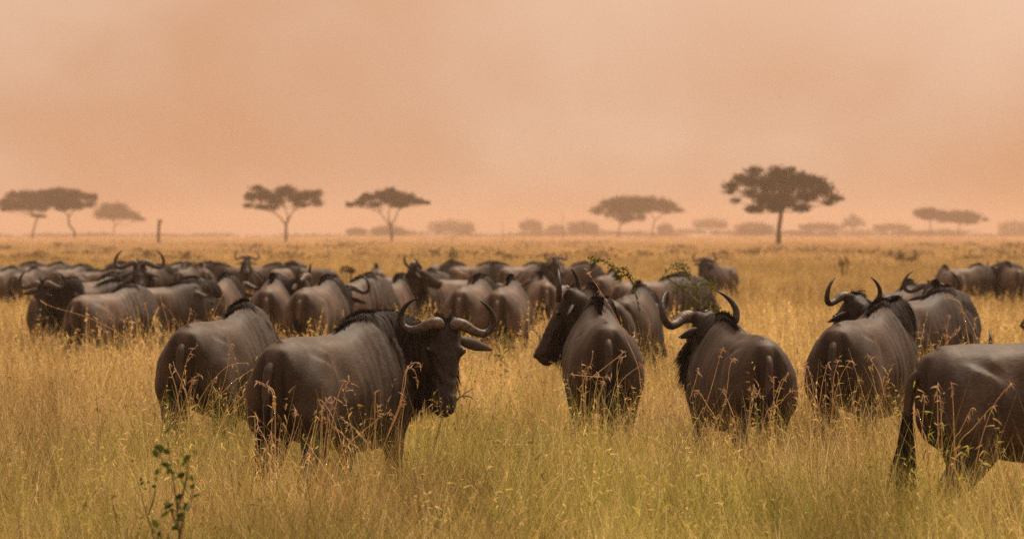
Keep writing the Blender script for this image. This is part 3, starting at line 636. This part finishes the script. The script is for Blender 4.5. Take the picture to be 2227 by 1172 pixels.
acacia(1150, 160, [(162, 505, .22), (150, 488, .2), (150, 470, .2)], [(120, 432, 24, 13), (150, 440, 26, 13), (100, 420, 18, 7), (130, 417, 22, 8), (160, 422, 22, 9), (185, 428, 18, 7), (203, 430, 11, 8), (195, 445, 14, 7), (165, 447, 20, 8), (135, 450, 20, 8), (112, 438, 18, 10), (148, 435, 12, 5)],
       'acacia with crooked trunk leaning right, in the overlapping pair at the left edge', seed=44, n=8500, leaf=.2)
acacia(1200, 70, [(72, 505, .2), (78, 485, .17), (82, 470, .15)], [(20, 445, 24, 13), (60, 440, 26, 14), (90, 442, 20, 13), (12, 440, 14, 10), (30, 425, 20, 8), (55, 425, 22, 10), (80, 428, 22, 10), (8, 455, 16, 4), (40, 447, 22, 9), (70, 448, 24, 10), (95, 452, 18, 8), (85, 470, 18, 3), (-10, 440, 12, 9)],
       'acacia with straight trunk whose crown touches the left edge of the picture', seed=45, n=8500, leaf=.2)
acacia(1900, 248, [(247, 505, .2), (249, 490, .2)], [(235, 452, 22, 10), (258, 452, 22, 10), (215, 466, 14, 10), (240, 468, 26, 9), (270, 465, 24, 10), (290, 470, 16, 8), (305, 477, 12, 4)],
       'pale hazy acacia with a cone-shaped crown beside the left pair', seed=46, n=5000, leaf=.28)
acacia(1450, 1345, [(1345, 505, .2), (1350, 488, .2)], [(1300, 458, 17, 9), (1322, 446, 22, 12), (1345, 448, 26, 14), (1380, 448, 26, 13), (1410, 446, 20, 10), (1345, 438, 22, 10), (1375, 436, 24, 9), (1400, 440, 20, 9), (1350, 457, 26, 9), (1385, 456, 24, 9), (1360, 474, 26, 8), (1325, 466, 14, 6), (1395, 472, 14, 8)],
       'broad hazy flat-topped acacia left of the largest tree', seed=47, n=10000, leaf=.22)
acacia(1500, 1420, [(1419, 505, .2), (1421, 490, .18), (1425, 478, .15)], [(1370, 452, 26, 12), (1390, 442, 26, 13), (1410, 447, 26, 13), (1455, 452, 20, 9), (1418, 438, 22, 10), (1440, 443, 22, 11), (1460, 450, 18, 8), (1478, 458, 14, 5), (1432, 455, 12, 6), (1448, 462, 16, 3)],
       'smaller acacia whose slanting crown merges into the broad hazy one', seed=48, n=6000, leaf=.22)
acacia(1900, 2022, [(2022, 508, .2), (2024, 484, .18)], [(2002, 463, 15, 8), (2022, 462, 20, 9), (2044, 466, 16, 8), (2020, 471, 20, 6)],
       'small hazy acacia left of the two by the right end of the horizon', seed=49, n=4200, leaf=.28)
acacia(1950, 2085, [(2085, 508, .2), (2087, 486, .2)], [(2050, 474, 18, 9), (2065, 470, 18, 9), (2078, 470, 24, 11), (2105, 473, 26, 11), (2100, 466, 18, 7), (2122, 472, 16, 6), (2142, 478, 10, 4), (2085, 476, 28, 7), (2110, 482, 20, 4)],
       'wide hazy acacia with sagging crown near the right end of the horizon', seed=50, n=7000, leaf=.28)
far = [(845, 497, 36, 6, 'faint flat tree barely showing behind the right forked acacia'), (982, 487, 50, 9, 'wide faint dome-shaped tree left of centre on the horizon'),
       (1154, 485, 24, 7, 'small faint tree left of the thin bare spike'), (1208, 495, 20, 6, 'low faint tree at the thin bare spike'), (1268, 489, 34, 8, 'faint double-domed tree left of the broad hazy acacia'),
       (1447, 494, 17, 7, 'tiny faint tree under the slanting crown'), (1545, 482, 38, 7, 'faint flat tree left of the largest acacia trunk'), (1640, 491, 42, 8, 'faint mound-shaped tree behind the largest acacia trunk'),
       (1783, 490, 46, 5, 'faint long flat tree right of the largest acacia trunk'), (1940, 491, 40, 5, 'faint low tree between the bushy one and the right hazy pair'), (2205, 488, 36, 9, 'faint tree cut by the right edge of the horizon'),
       (775, 500, 20, 4, 'faintest small tree left of the right forked acacia')]
for i, (cx_, cy_, rx, ry, lb) in enumerate(far):
    D = 2350+(i*173) % 600
    cls = [(cx_+rx*k, cy_+abs(k)*ry*.9, rx*.36, ry*1.1) for k in (-.75, -.4, 0, .38, .72)]+[(cx_+rx*k, cy_+ry*1.4, rx*.38, ry*.9) for k in (-.6, -.1, .4, .7)]+[(cx_+rx*k, 506, rx*.30, 5) for k in (-.5, .2, .6)]
    acacia(D, cx_, [(cx_, 508, .22), (cx_+2, cy_+ry+3, .18)], cls, lb, seed=60+i, n=2600, leaf=.34, group='faint trees far beyond in the dust')
acacia(2500, 1855, [(1855, 506, .2), (1855, 495, .15)], [(1842, 482, 11, 7), (1855, 474, 11, 8), (1868, 482, 11, 7), (1855, 488, 18, 7), (1878, 488, 8, 5), (1835, 490, 8, 4)],
       'faint rounded bushy tree right of the largest acacia', seed=80, n=1300, leaf=.30, group='faint trees far beyond in the dust')
def far_woodland():
    rg = np.random.default_rng(90); cl = []
    for i in range(150):
        D = rg.uniform(2400, 3300); x = rg.uniform(-.095, .105)*D; py = rg.uniform(503, 516) if x/D > -.03 else rg.uniform(511, 518); h = D*rg.uniform(5, 9)/FPX
        cl.append((x, D, CH-(py-HY)/FPX*D, rg.uniform(5, 18), 6, h*.8))
    V, F, T_, Q = leaf_cloud(cl, 22000, .6, rg)
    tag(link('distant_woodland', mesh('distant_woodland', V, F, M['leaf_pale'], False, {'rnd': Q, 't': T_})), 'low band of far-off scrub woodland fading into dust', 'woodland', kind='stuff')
far_woodland()
def scrub():
    rg = np.random.default_rng(91); cl = []
    for i in range(420):
        D = 1/rg.uniform(1/1500, 1/300); x = rg.uniform(-.10, .10)*D; k = rg.uniform(.25, .75)
        cl.append((x, D, -.36+k*.75, rg.uniform(.8, 3.2)*D/700+.3, 1.2, k*.55))
    V, F, T_, Q = leaf_cloud(cl, 26000, .14, rg)
    tag(link('dry_scrub', mesh('dry_scrub', V, F, M['scrub'], False, {'rnd': Q, 't': T_})), 'brown low scrub scattered over the plain behind the herd', 'scrub', kind='stuff')
scrub()
def shrub(px, py, s, wpx, hpx, label, seed, matn='scrub', leaf=.05, n=1600):
    rg = np.random.default_rng(seed); D = FPX/s; g0 = float(gz(D)); root = bpy.data.objects.new('low_shrub', None); S.collection.objects.link(root)
    root.location = ((px-CX)/s, D, g0); tag(root, label, 'shrub', 'low shrubs on the open plain')
    ztop = CH-(py-HY)/s-g0; W = wpx/s/2; h = max(hpx/s, .15)
    cl = [(rg.uniform(-.7, .7)*W, rg.uniform(-.5, .5)*W, ztop-h*rg.uniform(.3, .8), W*.4, W*.4, h*.4) for _ in range(8)]
    V, F, T_, Q = leaf_cloud(cl, n, leaf, rg); link('foliage', mesh('foliage', V, F, M[matn], False, {'rnd': Q, 't': T_}), root)
    g = Geo()
    for c_ in cl: g.tube([Vector((0, 0, 0)), Vector((c_[0]*.6, c_[1]*.6, c_[2]*.6)), Vector(c_[:3])], [.02, .014, .006], n=5, up=(0, 1, 0))
    link('stems', g.me('stems', M['stem']), root)
shrub(985, 528, 40, 26, 46, 'greenish upright shrub on the plain above the dark grazing wildebeest', 101, 'leaf_green', .05, 300)
shrub(1970, 549, 46, 64, 18, 'brown low shrub on the open grass at the right', 102, n=300)
shrub(1836, 561, 60, 30, 22, 'small round shrub on the open grass right of centre', 103, n=80, leaf=.045)
shrub(755, 579, 105, 46, 15, 'pinkish brown low shrub in the gap of the herd', 104, n=110, leaf=.04)
# dead post-like trunk, thin spikes
def dead_trunk():
    D = 760; s = FPX/D; g0 = float(gz(D)); r_ = bpy.data.objects.new('dead_tree_trunk', None); S.collection.objects.link(r_); r_.location = ((345-CX)/s, D, g0)
    tag(r_, 'bare broken tree trunk standing alone like a post between the left trees', 'dead tree')
    g = Geo(); z = lambda py: CH-(py-HY)/s-g0
    g.tube(catmull([Vector((0, 0, -.1)), Vector((.02, 0, z(530))), Vector((0, .03, z(505))), Vector((.10, 0, z(484))), Vector((.16, 0, z(477)))], 4), [float(x) for x in lerp_list([.28, .22, .20, .20, .15], 4)], n=9, up=(0, 1, 0)); link('trunk', g.me('trunk', M['dead']), r_)
    g = Geo(); g.tube([Vector((.06, 0, z(487))), Vector((.38, .02, z(482))), Vector((.58, .02, z(479)))], [.13, .10, .05], n=7, up=(0, 1, 0)); link('broken_limb', g.me('broken_limb', M['dead']), r_)
dead_trunk()
def spike(px, py, D, label):
    s = FPX/D; g0 = float(gz(D)); zt = CH-(py-HY)/s-g0; g = Geo(); b = Vector(((px-CX)/s, D, g0))
    g.tube(catmull([b, b+Vector((.02*zt*.3, 0, zt*.5)), b+Vector((-.01*zt, 0, zt))], 4), [float(x) for x in lerp_list([.07, .05, .02], 4)], n=6, up=(0, 1, 0))
    for k, h in enumerate((.55, .7, .82)): 
        q = b+Vector((0, 0, zt*h)); g.tube([q, q+Vector((.12*(-1)**k, .05, .30))], [.03, .01], n=5, up=(0, 1, 0))
    tag(link('dead_sapling', g.me('dead_sapling', M['dead'])), label, 'dead tree')
spike(1224, 458, 1000, 'thin bare spike of a dead sapling on the horizon near the centre')
spike(1092, 474, 1200, 'shorter thin dead sapling on the horizon left of the taller spike')
# birds
def bird(px, py, D, span, label):
    p = P(px, py, D); g = Geo(); r_ = bpy.data.objects.new('bird', None); S.collection.objects.link(r_); r_.location = p; tag(r_, label, 'bird')
    g.tube([Vector(x) for x in ((-.5*span, 0, .0), (-.32*span, 0, .0), (-.1*span, 0, 0), (.12*span, 0, .01), (.2*span, 0, .02), (.26*span, 0, .01))][1:], [.02*span, .06*span, .065*span, .04*span, .01*span], n=8)
    link('body', g.me('body', M['mane'], attrs=True), r_)
    for sg in (-1, 1):
        g = Geo(); g.tube([Vector((0, 0, .02*span)), Vector((-.02, .22*span*sg*.6, .07*span)), Vector((-.08*span, .5*span*sg, -.04*span))], [(.12*span, .015*span), (.1*span, .012*span), (.02*span, .005*span)], n=8); link('wing', g.me('wing', M['mane']), r_)
    r_.rotation_euler = (0, 0, R(75))
bird(1696, 211, 260, .22, 'tiny dark bird flying high in the sky above the largest acacia')
bird(1108, 213, 300, .10, 'minute speck of a bird in the middle of the sky')
# ------------------------------------------------------------------ leafy weeds and twigs near the herd
def leaves_on(points, per, size, rg, spread=.02):
    """leaf quads along a line of points"""
    pts = np.array([list(p) for p in points]); n = len(pts)*per; b = np.repeat(pts, per, 0)+rg.normal(size=(n, 3))*spread
    u = rg.normal(size=(n, 3)); u[:, 2] += .3; u /= np.linalg.norm(u, axis=1, keepdims=True); v = np.cross(u, rg.normal(size=(n, 3))); v /= np.linalg.norm(v, axis=1, keepdims=True)
    s_ = size*(.6+.7*rg.random((n, 1)))
    V = np.stack([b, b+u*s_*.35+v*s_*.28, b+u*s_*.72+v*s_*.22, b+u*s_, b+u*s_*.72-v*s_*.22, b+u*s_*.35-v*s_*.28], 1).reshape(-1, 3)
    i = (np.arange(n)*6)[:, None]; F = np.concatenate([i+np.array([[0, 1, 2, 5]]), i+np.array([[5, 2, 4, 4]])])
    F = np.concatenate([i+np.array([[0, 1, 4, 5]]), i+np.array([[1, 2, 3, 4]])])
    return V, F, np.zeros(n*6), np.repeat(rg.random(n), 6)
def twig_plant(name, D, lines, label, cat, leafsize, per, seed, lm='leaf_green', rad=.006, spread=.02, depth=.15, group=None, keep=1.0):
    rg = np.random.default_rng(seed); base = P(lines[0][0][0], lines[0][0][1], D); base.z = float(gz(D))
    r_ = bpy.data.objects.new(name, None); S.collection.objects.link(r_); r_.location = base; tag(r_, label, cat, group)
    g = Geo(); allp = []
    for ln in lines:
        dy = rg.uniform(-depth, depth, len(ln)); dy[0] = dy[0]*.2
        pts = catmull([P(x, y, D)-base+Vector((0, dy[i], 0)) for i, (x, y) in enumerate(ln)], 6)
        if ln is lines[0]: pts = [Vector((0, 0, 0))]+pts
        g.tube(pts, [rad*(1-.75*i/len(pts)) for i in range(len(pts))], n=5, up=(0, 1, 0)); allp += pts[2:]
    link('stem', g.me('stem', M['stem']), r_)
    allp = [p for p in allp if rg.random() < keep]
    V, F, T_, Q = leaves_on(allp, per, leafsize, rg, spread); link('leaves', mesh('leaves', V, F, M[lm], False, {'rnd': Q, 't': T_}), r_)
D_ = FPX/285
twig_plant('thorn_twig', D_, [[(1400, 760), (1395, 700), (1385, 650), (1374, 612), (1350, 590), (1325, 575), (1305, 565), (1282, 562)], [(1372, 610), (1366, 592), (1352, 582)], [(1345, 588), (1338, 598), (1350, 606)], [(1300, 566), (1290, 575), (1287, 582)], [(1360, 598), (1345, 604), (1335, 600)]],
           'arching green twig with small leaves above the profiled wildebeest head', 'twig', .019, 7, 110, rad=.006, spread=.010, depth=.04)
twig_plant('thorny_shrub', FPX/255, [[(1530, 760), (1528, 700), (1525, 660), (1510, 620), (1490, 590), (1470, 580)], [(1525, 660), (1500, 640), (1470, 618), (1440, 600)], [(1526, 680), (1545, 640), (1555, 612)], [(1500, 610), (1490, 585), (1475, 572), (1455, 586)], [(1527, 690), (1550, 682), (1565, 668)], [(1520, 650), (1512, 630), (1530, 612), (1545, 618)], [(1528, 700), (1505, 680), (1495, 655)], [(1510, 625), (1480, 622), (1462, 640)], [(1529, 720), (1540, 700), (1538, 660)]],
           'thorny green shrub standing behind the wide-horned wildebeest', 'shrub', .022, 6, 111, rad=.008, spread=.02, depth=.2)
twig_plant('leafy_plant', 19.0, [[(392, 1260), (388, 1172), (382, 1090), (375, 1020), (366, 950)], [(385, 1110), (400, 1060), (410, 1010), (408, 985)], [(390, 1172), (402, 1120), (412, 1090)], [(362, 1240), (352, 1180), (345, 1150)], [(376, 1030), (355, 1000), (342, 965)], [(388, 1150), (370, 1110), (366, 1090)]],
           'dark green leafy plant out of focus in the left foreground', 'plant', .034, 1, 112, 'leaf_dark', rad=.005, spread=.012, depth=.06, keep=.9)
twig_plant('leafy_plant', 22.0, [[(335, 1240), (335, 1170), (318, 1110), (300, 1050), (285, 1010)], [(322, 1120), (335, 1080), (338, 1050)]],
           'small olive weed left of the dark green foreground plant', 'plant', .022, 1, 113, 'leaf_green', rad=.004, spread=.01, depth=.05, keep=.6)
twig_plant('leafy_plant', 30.0, [[(700, 1080), (696, 1000), (690, 965), (682, 945)], [(696, 1010), (706, 985), (708, 965)]],
           'bright green sprig in front of the big bull', 'plant', .045, 1, 114, 'leaf_green', rad=.004, spread=.008, depth=.05)
twig_plant('leafy_plant', 46.0, [[(1100, 850), (1098, 800), (1095, 760), (1100, 735)], [(1098, 790), (1080, 770)], [(1096, 770), (1110, 752)]],
           'small green weed right of the big bull horns', 'plant', .035, 2, 115, 'leaf_green', rad=.005, spread=.015, depth=.06)
twig_plant('leafy_plant', 26.5, [[(980, 1260), (972, 1170), (962, 1130), (955, 1110)], [(970, 1165), (985, 1135)], [(968, 1150), (950, 1135)]],
           'green weed at the bottom edge below the big bull', 'plant', .04, 2, 116, 'leaf_green', rad=.004, spread=.01, depth=.05)
def dead_twig():
    D = 33.0; g = Geo(); b = P(955, 915, D)
    for ln in ([(935, 1010), (965, 900), (990, 875), (1012, 855), (1028, 846)], [(990, 875), (1000, 860), (998, 850)], [(1005, 862), (1020, 862), (1030, 868)], [(975, 890), (985, 872), (980, 862)]):
        pts = catmull([P(x, y, D)+Vector((0, .02*i, 0)) for i, (x, y) in enumerate(ln)], 5); g.tube(pts, [.0065*(1-.7*i/len(pts)) for i in range(len(pts))], n=5, up=(0, 1, 0))
    tag(link('dead_twig', g.me('dead_twig', M['dead'])), 'bare dark twig sticking out right of the big bull muzzle', 'twig')
dead_twig()
# tall seeding grass stalks that stand in front of the animals, clump by clump
def seed_clump(stalks, D, label, seed):
    rg = np.random.default_rng(seed); b = P(stalks[0][0][0], 0, D); b.z = float(gz(D))
    r_ = bpy.data.objects.new('seeding_grass', None); S.collection.objects.link(r_); r_.location = b; tag(r_, label, 'grass clump', 'seeding grass stalks before the animals')
    g = Geo(); pv = []; sr = []; sdir = []
    for ln in stalks:
        dy = rg.uniform(-.08, .08)
        pts = catmull([P(x, y, D)-b+Vector((0, dy+.03*i, 0)) for i, (x, y) in enumerate(ln)], 6)
        g.tube(pts, [.0026*(1-.55*i/len(pts)) for i in range(len(pts))], n=4, up=(0, 1, 0))
        m = max(4, int(len(pts)*.45)); end = pts[-m:]
        for _ in range(int(rg.integers(6, 15))):
            q = end[rg.integers(0, len(end))]; sr.append(list(q)); sdir.append([rg.normal()*.6, rg.normal()*.6, rg.normal()*.7+.1])
    link('stalks', g.me('stalks', M['stalk']), r_)
    V, F, T_, Q = strips(np.array(sr), np.array(sdir), .018+.028*rg.random(len(sr)), .0085, .8, 3, rg)
    # fuller in the middle: spikelets
    link('seed_heads', mesh('seed_heads', V, F, M['seed'], False, {'t': T_, 'rnd': Q}), r_)
M['stalk'] = m_plain('grass_stalk', (.48, .30, .14), .8, .3, 30)
def fan(x, y, n, w, h, seed, lean=0):
    rg = np.random.default_rng(seed); out = []
    for _ in range(max(2, int(n*.68))):
        x0 = x+rg.normal()*w*.25; x1 = x0+rg.normal()*w*.6+lean; y1 = y-h*rg.uniform(.65, 1.0)
        out.append([(x0, y+60), (x0+(x1-x0)*.25, y-h*.25), (x0+(x1-x0)*.6, y1+h*.25), (x1, y1), (x1+(x1-x0)*.12+rg.normal()*7, y1+rg.uniform(-14, 10))])
    return out
D0 = 28.6
seed_clump([[(800, 1080), (838, 960), (868, 880), (878, 820), (890, 795), (908, 790), (916, 800)], [(838, 960), (868, 890), (880, 840), (883, 812), (890, 800), (903, 812), (907, 835)], [(868, 1000), (872, 930), (878, 880), (876, 858)]], D0, 'tall bent grass stalk with drooping seed heads before the big bull chest', 121)
seed_clump([[(812, 1090), (815, 980), (814, 900), (815, 858), (818, 852)], [(800, 1060), (812, 960), (820, 905), (818, 880)]]+fan(800, 1010, 4, 50, 100, 3), D0, 'upright pair of seeding stalks before the big bull belly', 122)
seed_clump(fan(710, 1020, 9, 90, 150, 4, 40)+[[(700, 1060), (722, 920), (738, 850), (752, 830), (750, 850)]], D0, 'dense seeding grass clump before the middle of the big bull', 123)
seed_clump([[(598, 1040), (597, 930), (596, 870), (590, 848), (566, 835), (556, 832)], [(597, 900), (594, 862), (585, 842), (578, 838)], [(612, 1030), (630, 960), (641, 905), (640, 892)]]+fan(600, 1000, 3, 40, 90, 5), D0, 'thin forked stalks before the rump of the big bull', 124)
seed_clump(fan(425, 960, 14, 110, 170, 6, 20)+[[(400, 960), (440, 860), (490, 800), (530, 790), (536, 792)], [(420, 940), (480, 850), (498, 770), (502, 748)], [(380, 900), (400, 810), (412, 770), (430, 750)]], 33.5, 'thick tangle of seeding stalks before the left near wildebeest', 125)
seed_clump([[(1262, 900), (1268, 830), (1285, 790), (1290, 764)], [(1240, 815), (1290, 820), (1330, 822)], [(1280, 825), (1320, 795), (1352, 770), (1358, 764)], [(1345, 860), (1342, 800), (1350, 780), (1362, 775)], [(1330, 880), (1350, 830), (1385, 800), (1400, 795)]]+fan(1290, 890, 5, 70, 80, 7), 33.5, 'loose crossed stalks before the rump of the profiled wildebeest', 126)
seed_clump([[(1275, 585), (1310, 640), (1345, 700), (1385, 790), (1392, 830), (1400, 900)][::-1]], 34.0, 'long pale diagonal stalk crossing the wildebeest with the profiled head', 127)
seed_clump([[(1530, 900), (1552, 830), (1566, 780), (1575, 755)], [(1555, 960), (1580, 860), (1588, 800), (1598, 780), (1606, 785)], [(1500, 870), (1515, 820), (1520, 800)]]+fan(1610, 950, 7, 90, 130, 8, 20), 31.0, 'seeding stalks before the flank of the wide-horned wildebeest', 128)
seed_clump(fan(1680, 930, 7, 60, 120, 9, 25), 32.5, 'seeding stalks beside the raised hind quarter of the wide-horned wildebeest', 129)
seed_clump([[(1925, 870), (1915, 820), (1900, 790), (1888, 770)], [(1810, 900), (1812, 830), (1822, 790), (1826, 786)], [(1910, 900), (1930, 830), (1942, 795)]]+fan(1800, 900, 9, 80, 120, 10, 10), 33.0, 'seeding stalks before the rump of the over-rump looker', 130)
seed_clump([[(2110, 760), (2100, 700), (2090, 660), (2072, 650), (2060, 648)], [(2128, 745), (2110, 700), (2085, 665)], [(2054, 760), (2062, 700), (2066, 685)], [(1975, 790), (1978, 740), (1990, 725), (2003, 722)]]+fan(2040, 780, 6, 60, 70, 11), 40.0, 'curved pale stalks before the rounded dark hump', 131)
seed_clump(fan(2060, 1010, 9, 120, 170, 12, 20)+[[(2008, 1000), (2006, 930), (2012, 870), (2010, 858)], [(2050, 1010), (2048, 900), (2046, 862)]], 26.2, 'seeding stalks before the hind leg of the cropped wildebeest', 132)
seed_clump([[(560, 640)[::1], (1, 1)][:0] or [(375, 760), (362, 700), (350, 660), (345, 640)], [(452, 745), (458, 700), (480, 650), (486, 636)], [(410, 740), (408, 700), (414, 672)]]+fan(280, 770, 8, 120, 110, 13), 48.0, 'seeding stalks before the broad grey wildebeest on the left', 133)
# ------------------------------------------------------------------ the grass: one object, tufts spread by geometry nodes
def patch(L_, n, h0, h1, wd, seed, seg=3, lean=.38, seeds=0, flat=.0):
    rg = np.random.default_rng(seed)
    cx = rg.uniform(-L_/2, L_/2, (max(3, n//28), 2)); k = rg.integers(0, len(cx), n)
    xy = np.where(rg.random((n, 1)) < .6, cx[k]+rg.normal(size=(n, 2))*.045*max(1, L_/1.2), rg.uniform(-L_/2, L_/2, (n, 2)))
    roots = np.concatenate([xy, np.full((n, 1), -.02)], 1)
    d = np.concatenate([rg.normal(size=(n, 2))*lean, np.ones((n, 1))], 1)
    hh = rg.uniform(h0, h1, n)*(1+.25*rg.normal(size=n)).clip(.4, 1.5)
    parts = [strips(roots, d, hh, wd*(.6+.8*rg.random(n)), .25+.9*rg.random(n)**2, seg, rg, curl=.55)]
    m = n//9                                            # coarser straws, many of them bent over
    r2 = np.concatenate([rg.uniform(-L_/2, L_/2, (m, 2)), np.full((m, 1), .02)], 1); d2 = np.concatenate([rg.normal(size=(m, 2))*.8, np.ones((m, 1))*.9], 1)
    v, f, t, q = strips(r2, d2, rg.uniform(h0*1.1, h1*1.15, m), wd*1.7, .2+.9*rg.random(m), seg, rg, curl=.8); parts.append((v, f, t, q*.45+.5))
    if seeds:
        m = seeds; r2 = np.concatenate([rg.uniform(-L_/2, L_/2, (m, 2)), np.zeros((m, 1))], 1); d2 = np.concatenate([rg.normal(size=(m, 2))*.28, np.ones((m, 1))], 1)
        l2 = rg.uniform(h1*.95, h1*1.45, m); v, f, t, q = strips(r2, d2, l2, wd*.8, .35, 4, rg); parts.append((v, f, t, q*.15+.82))
        tip = v.reshape(m, -1, 3)[:, -1]; b4 = v.reshape(m, -1, 3)[:, -4]
        kk = 7; fr = rg.random((m*kk, 1)); rt = np.repeat(tip, kk, 0)*(1-fr)+np.repeat(b4, kk, 0)*fr
        v, f, t, q = strips(rt, rg.normal(size=(m*kk, 3))+np.array([0, 0, -.2]), .015+.03*rg.random(m*kk), wd*1.7, .5, 2, rg); parts.append((v, f, t, q*.4+.42))
    return merge(parts)
def build_grass():
    col = bpy.data.collections.new('grass_tufts'); var = {}
    def add(kind, num, matn, *a_, **k_):
        for i in range(num):
            V, F, T_, Q = patch(*a_, seed=500+len(col.objects), **k_)
            o = bpy.data.objects.new('grass_tuft%03d' % len(col.objects), mesh('grass_tuft', V, F, M[matn], False, {'rnd': Q, 't': T_})); 
            var.setdefault(kind, []).append(len(col.objects)); col.objects.link(o); o['kind'] = 'stuff'
    add('near', 8, 'blade', .9, 2600, .30, .68, .0038, seeds=9, lean=.55)
    add('mid', 6, 'blade', 1.4, 1700, .34, .66, .0085, seeds=10)
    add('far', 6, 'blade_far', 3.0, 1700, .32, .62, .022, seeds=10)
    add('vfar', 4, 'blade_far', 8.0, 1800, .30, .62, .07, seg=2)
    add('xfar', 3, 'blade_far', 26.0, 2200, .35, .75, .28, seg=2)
    pts, vi, sc, rz = [], [], [], []
    rg = np.random.default_rng(77)
    def zone(kind, y0, y1, step, s0=.85, s1=1.2, margin=1.5, k=.103):
        y = y0
        while y < y1:
            hw = k*y+margin; x = -hw
            while x < hw:
                px, py = x+rg.uniform(-.5, .5)*step, y+rg.uniform(-.5, .5)*step
                pts.append((px, py, float(gz(py)))); vi.append(int(rg.choice(var[kind]))); s_ = rg.uniform(s0, s1); sc.append((s_, s_, s_*rg.uniform(.8, 1.15))); rz.append(rg.uniform(0, 6.283))
                x += step
            y += step
    zone('near', 21.5, 52, .55); zone('mid', 52, 110, .95); zone('far', 110, 300, 2.1); zone('vfar', 300, 800, 6.0, margin=6); zone('xfar', 800, 2300, 20, margin=20)
    print('grass instances', len(pts))
    me = mesh('grass', np.array(pts), []); 
    at = me.attributes.new('variant', 'INT', 'POINT'); at.data.foreach_set('value', np.array(vi, np.int32))
    at = me.attributes.new('rot', 'FLOAT_VECTOR', 'POINT'); at.data.foreach_set('vector', np.stack([np.zeros(len(rz)), np.zeros(len(rz)), np.array(rz)], 1).astype(np.float32).ravel())
    at = me.attributes.new('scl', 'FLOAT_VECTOR', 'POINT'); at.data.foreach_set('vector', np.array(sc, np.float32).ravel())
    o = link('tall_grass', me); tag(o, 'dry golden savanna grass with green patches covering the plain', 'grass', kind='stuff')
    ng = bpy.data.node_groups.new('scatter_grass', 'GeometryNodeTree')
    ng.interface.new_socket('Geometry', in_out='INPUT', socket_type='NodeSocketGeometry'); ng.interface.new_socket('Geometry', in_out='OUTPUT', socket_type='NodeSocketGeometry')
    N = ng.nodes.new; L = ng.links.new; gi, go = N('NodeGroupInput'), N('NodeGroupOutput'); ip = N('GeometryNodeInstanceOnPoints'); ci = N('GeometryNodeCollectionInfo')
    ci.inputs['Collection'].default_value = col; ci.inputs['Separate Children'].default_value = True; ci.inputs['Reset Children'].default_value = True
    def na(nm, ty): x = N('GeometryNodeInputNamedAttribute'); x.data_type = ty; x.inputs['Name'].default_value = nm; return x.outputs['Attribute']
    mp = N('GeometryNodeMeshToPoints'); L(gi.outputs[0], mp.inputs[0]); L(mp.outputs[0], ip.inputs['Points']); L(ci.outputs[0], ip.inputs['Instance'])
    ip.inputs['Pick Instance'].default_value = True; L(na('variant', 'INT'), ip.inputs['Instance Index']); L(na('rot', 'FLOAT_VECTOR'), ip.inputs['Rotation']); L(na('scl', 'FLOAT_VECTOR'), ip.inputs['Scale'])
    L(ip.outputs[0], go.inputs[0]); o.modifiers.new('scatter', 'NODES').node_group = ng
build_grass()
# ------------------------------------------------------------------ dusty air
def haze(density=.00035):
    g = Geo(); x0, x1, y0, y1, z0, z1 = -1700, 1700, -120, 6200, -18.0, 19.0
    v = [(x, y, z) for x in (x0, x1) for y in (y0, y1) for z in (z0, z1)]
    f = [(0, 1, 3, 2), (4, 6, 7, 5), (0, 4, 5, 1), (2, 3, 7, 6), (0, 2, 6, 4), (1, 5, 7, 3)]
    m = bpy.data.materials.new('dusty_air'); m.use_nodes = True; nt = m.node_tree; nt.nodes.clear()
    out = nt.nodes.new('ShaderNodeOutputMaterial'); pv = nt.nodes.new('ShaderNodeVolumePrincipled'); pv.inputs['Color'].default_value = (.62, .475, .385, 1); pv.inputs['Density'].default_value = density; pv.inputs['Anisotropy'].default_value = .35
    nt.links.new(pv.outputs[0], out.inputs['Volume'])
    tag(link('haze', mesh('haze', v, f, m, False)), 'thin pinkish dust hanging in the air over the plain', 'haze', kind='stuff')
haze()
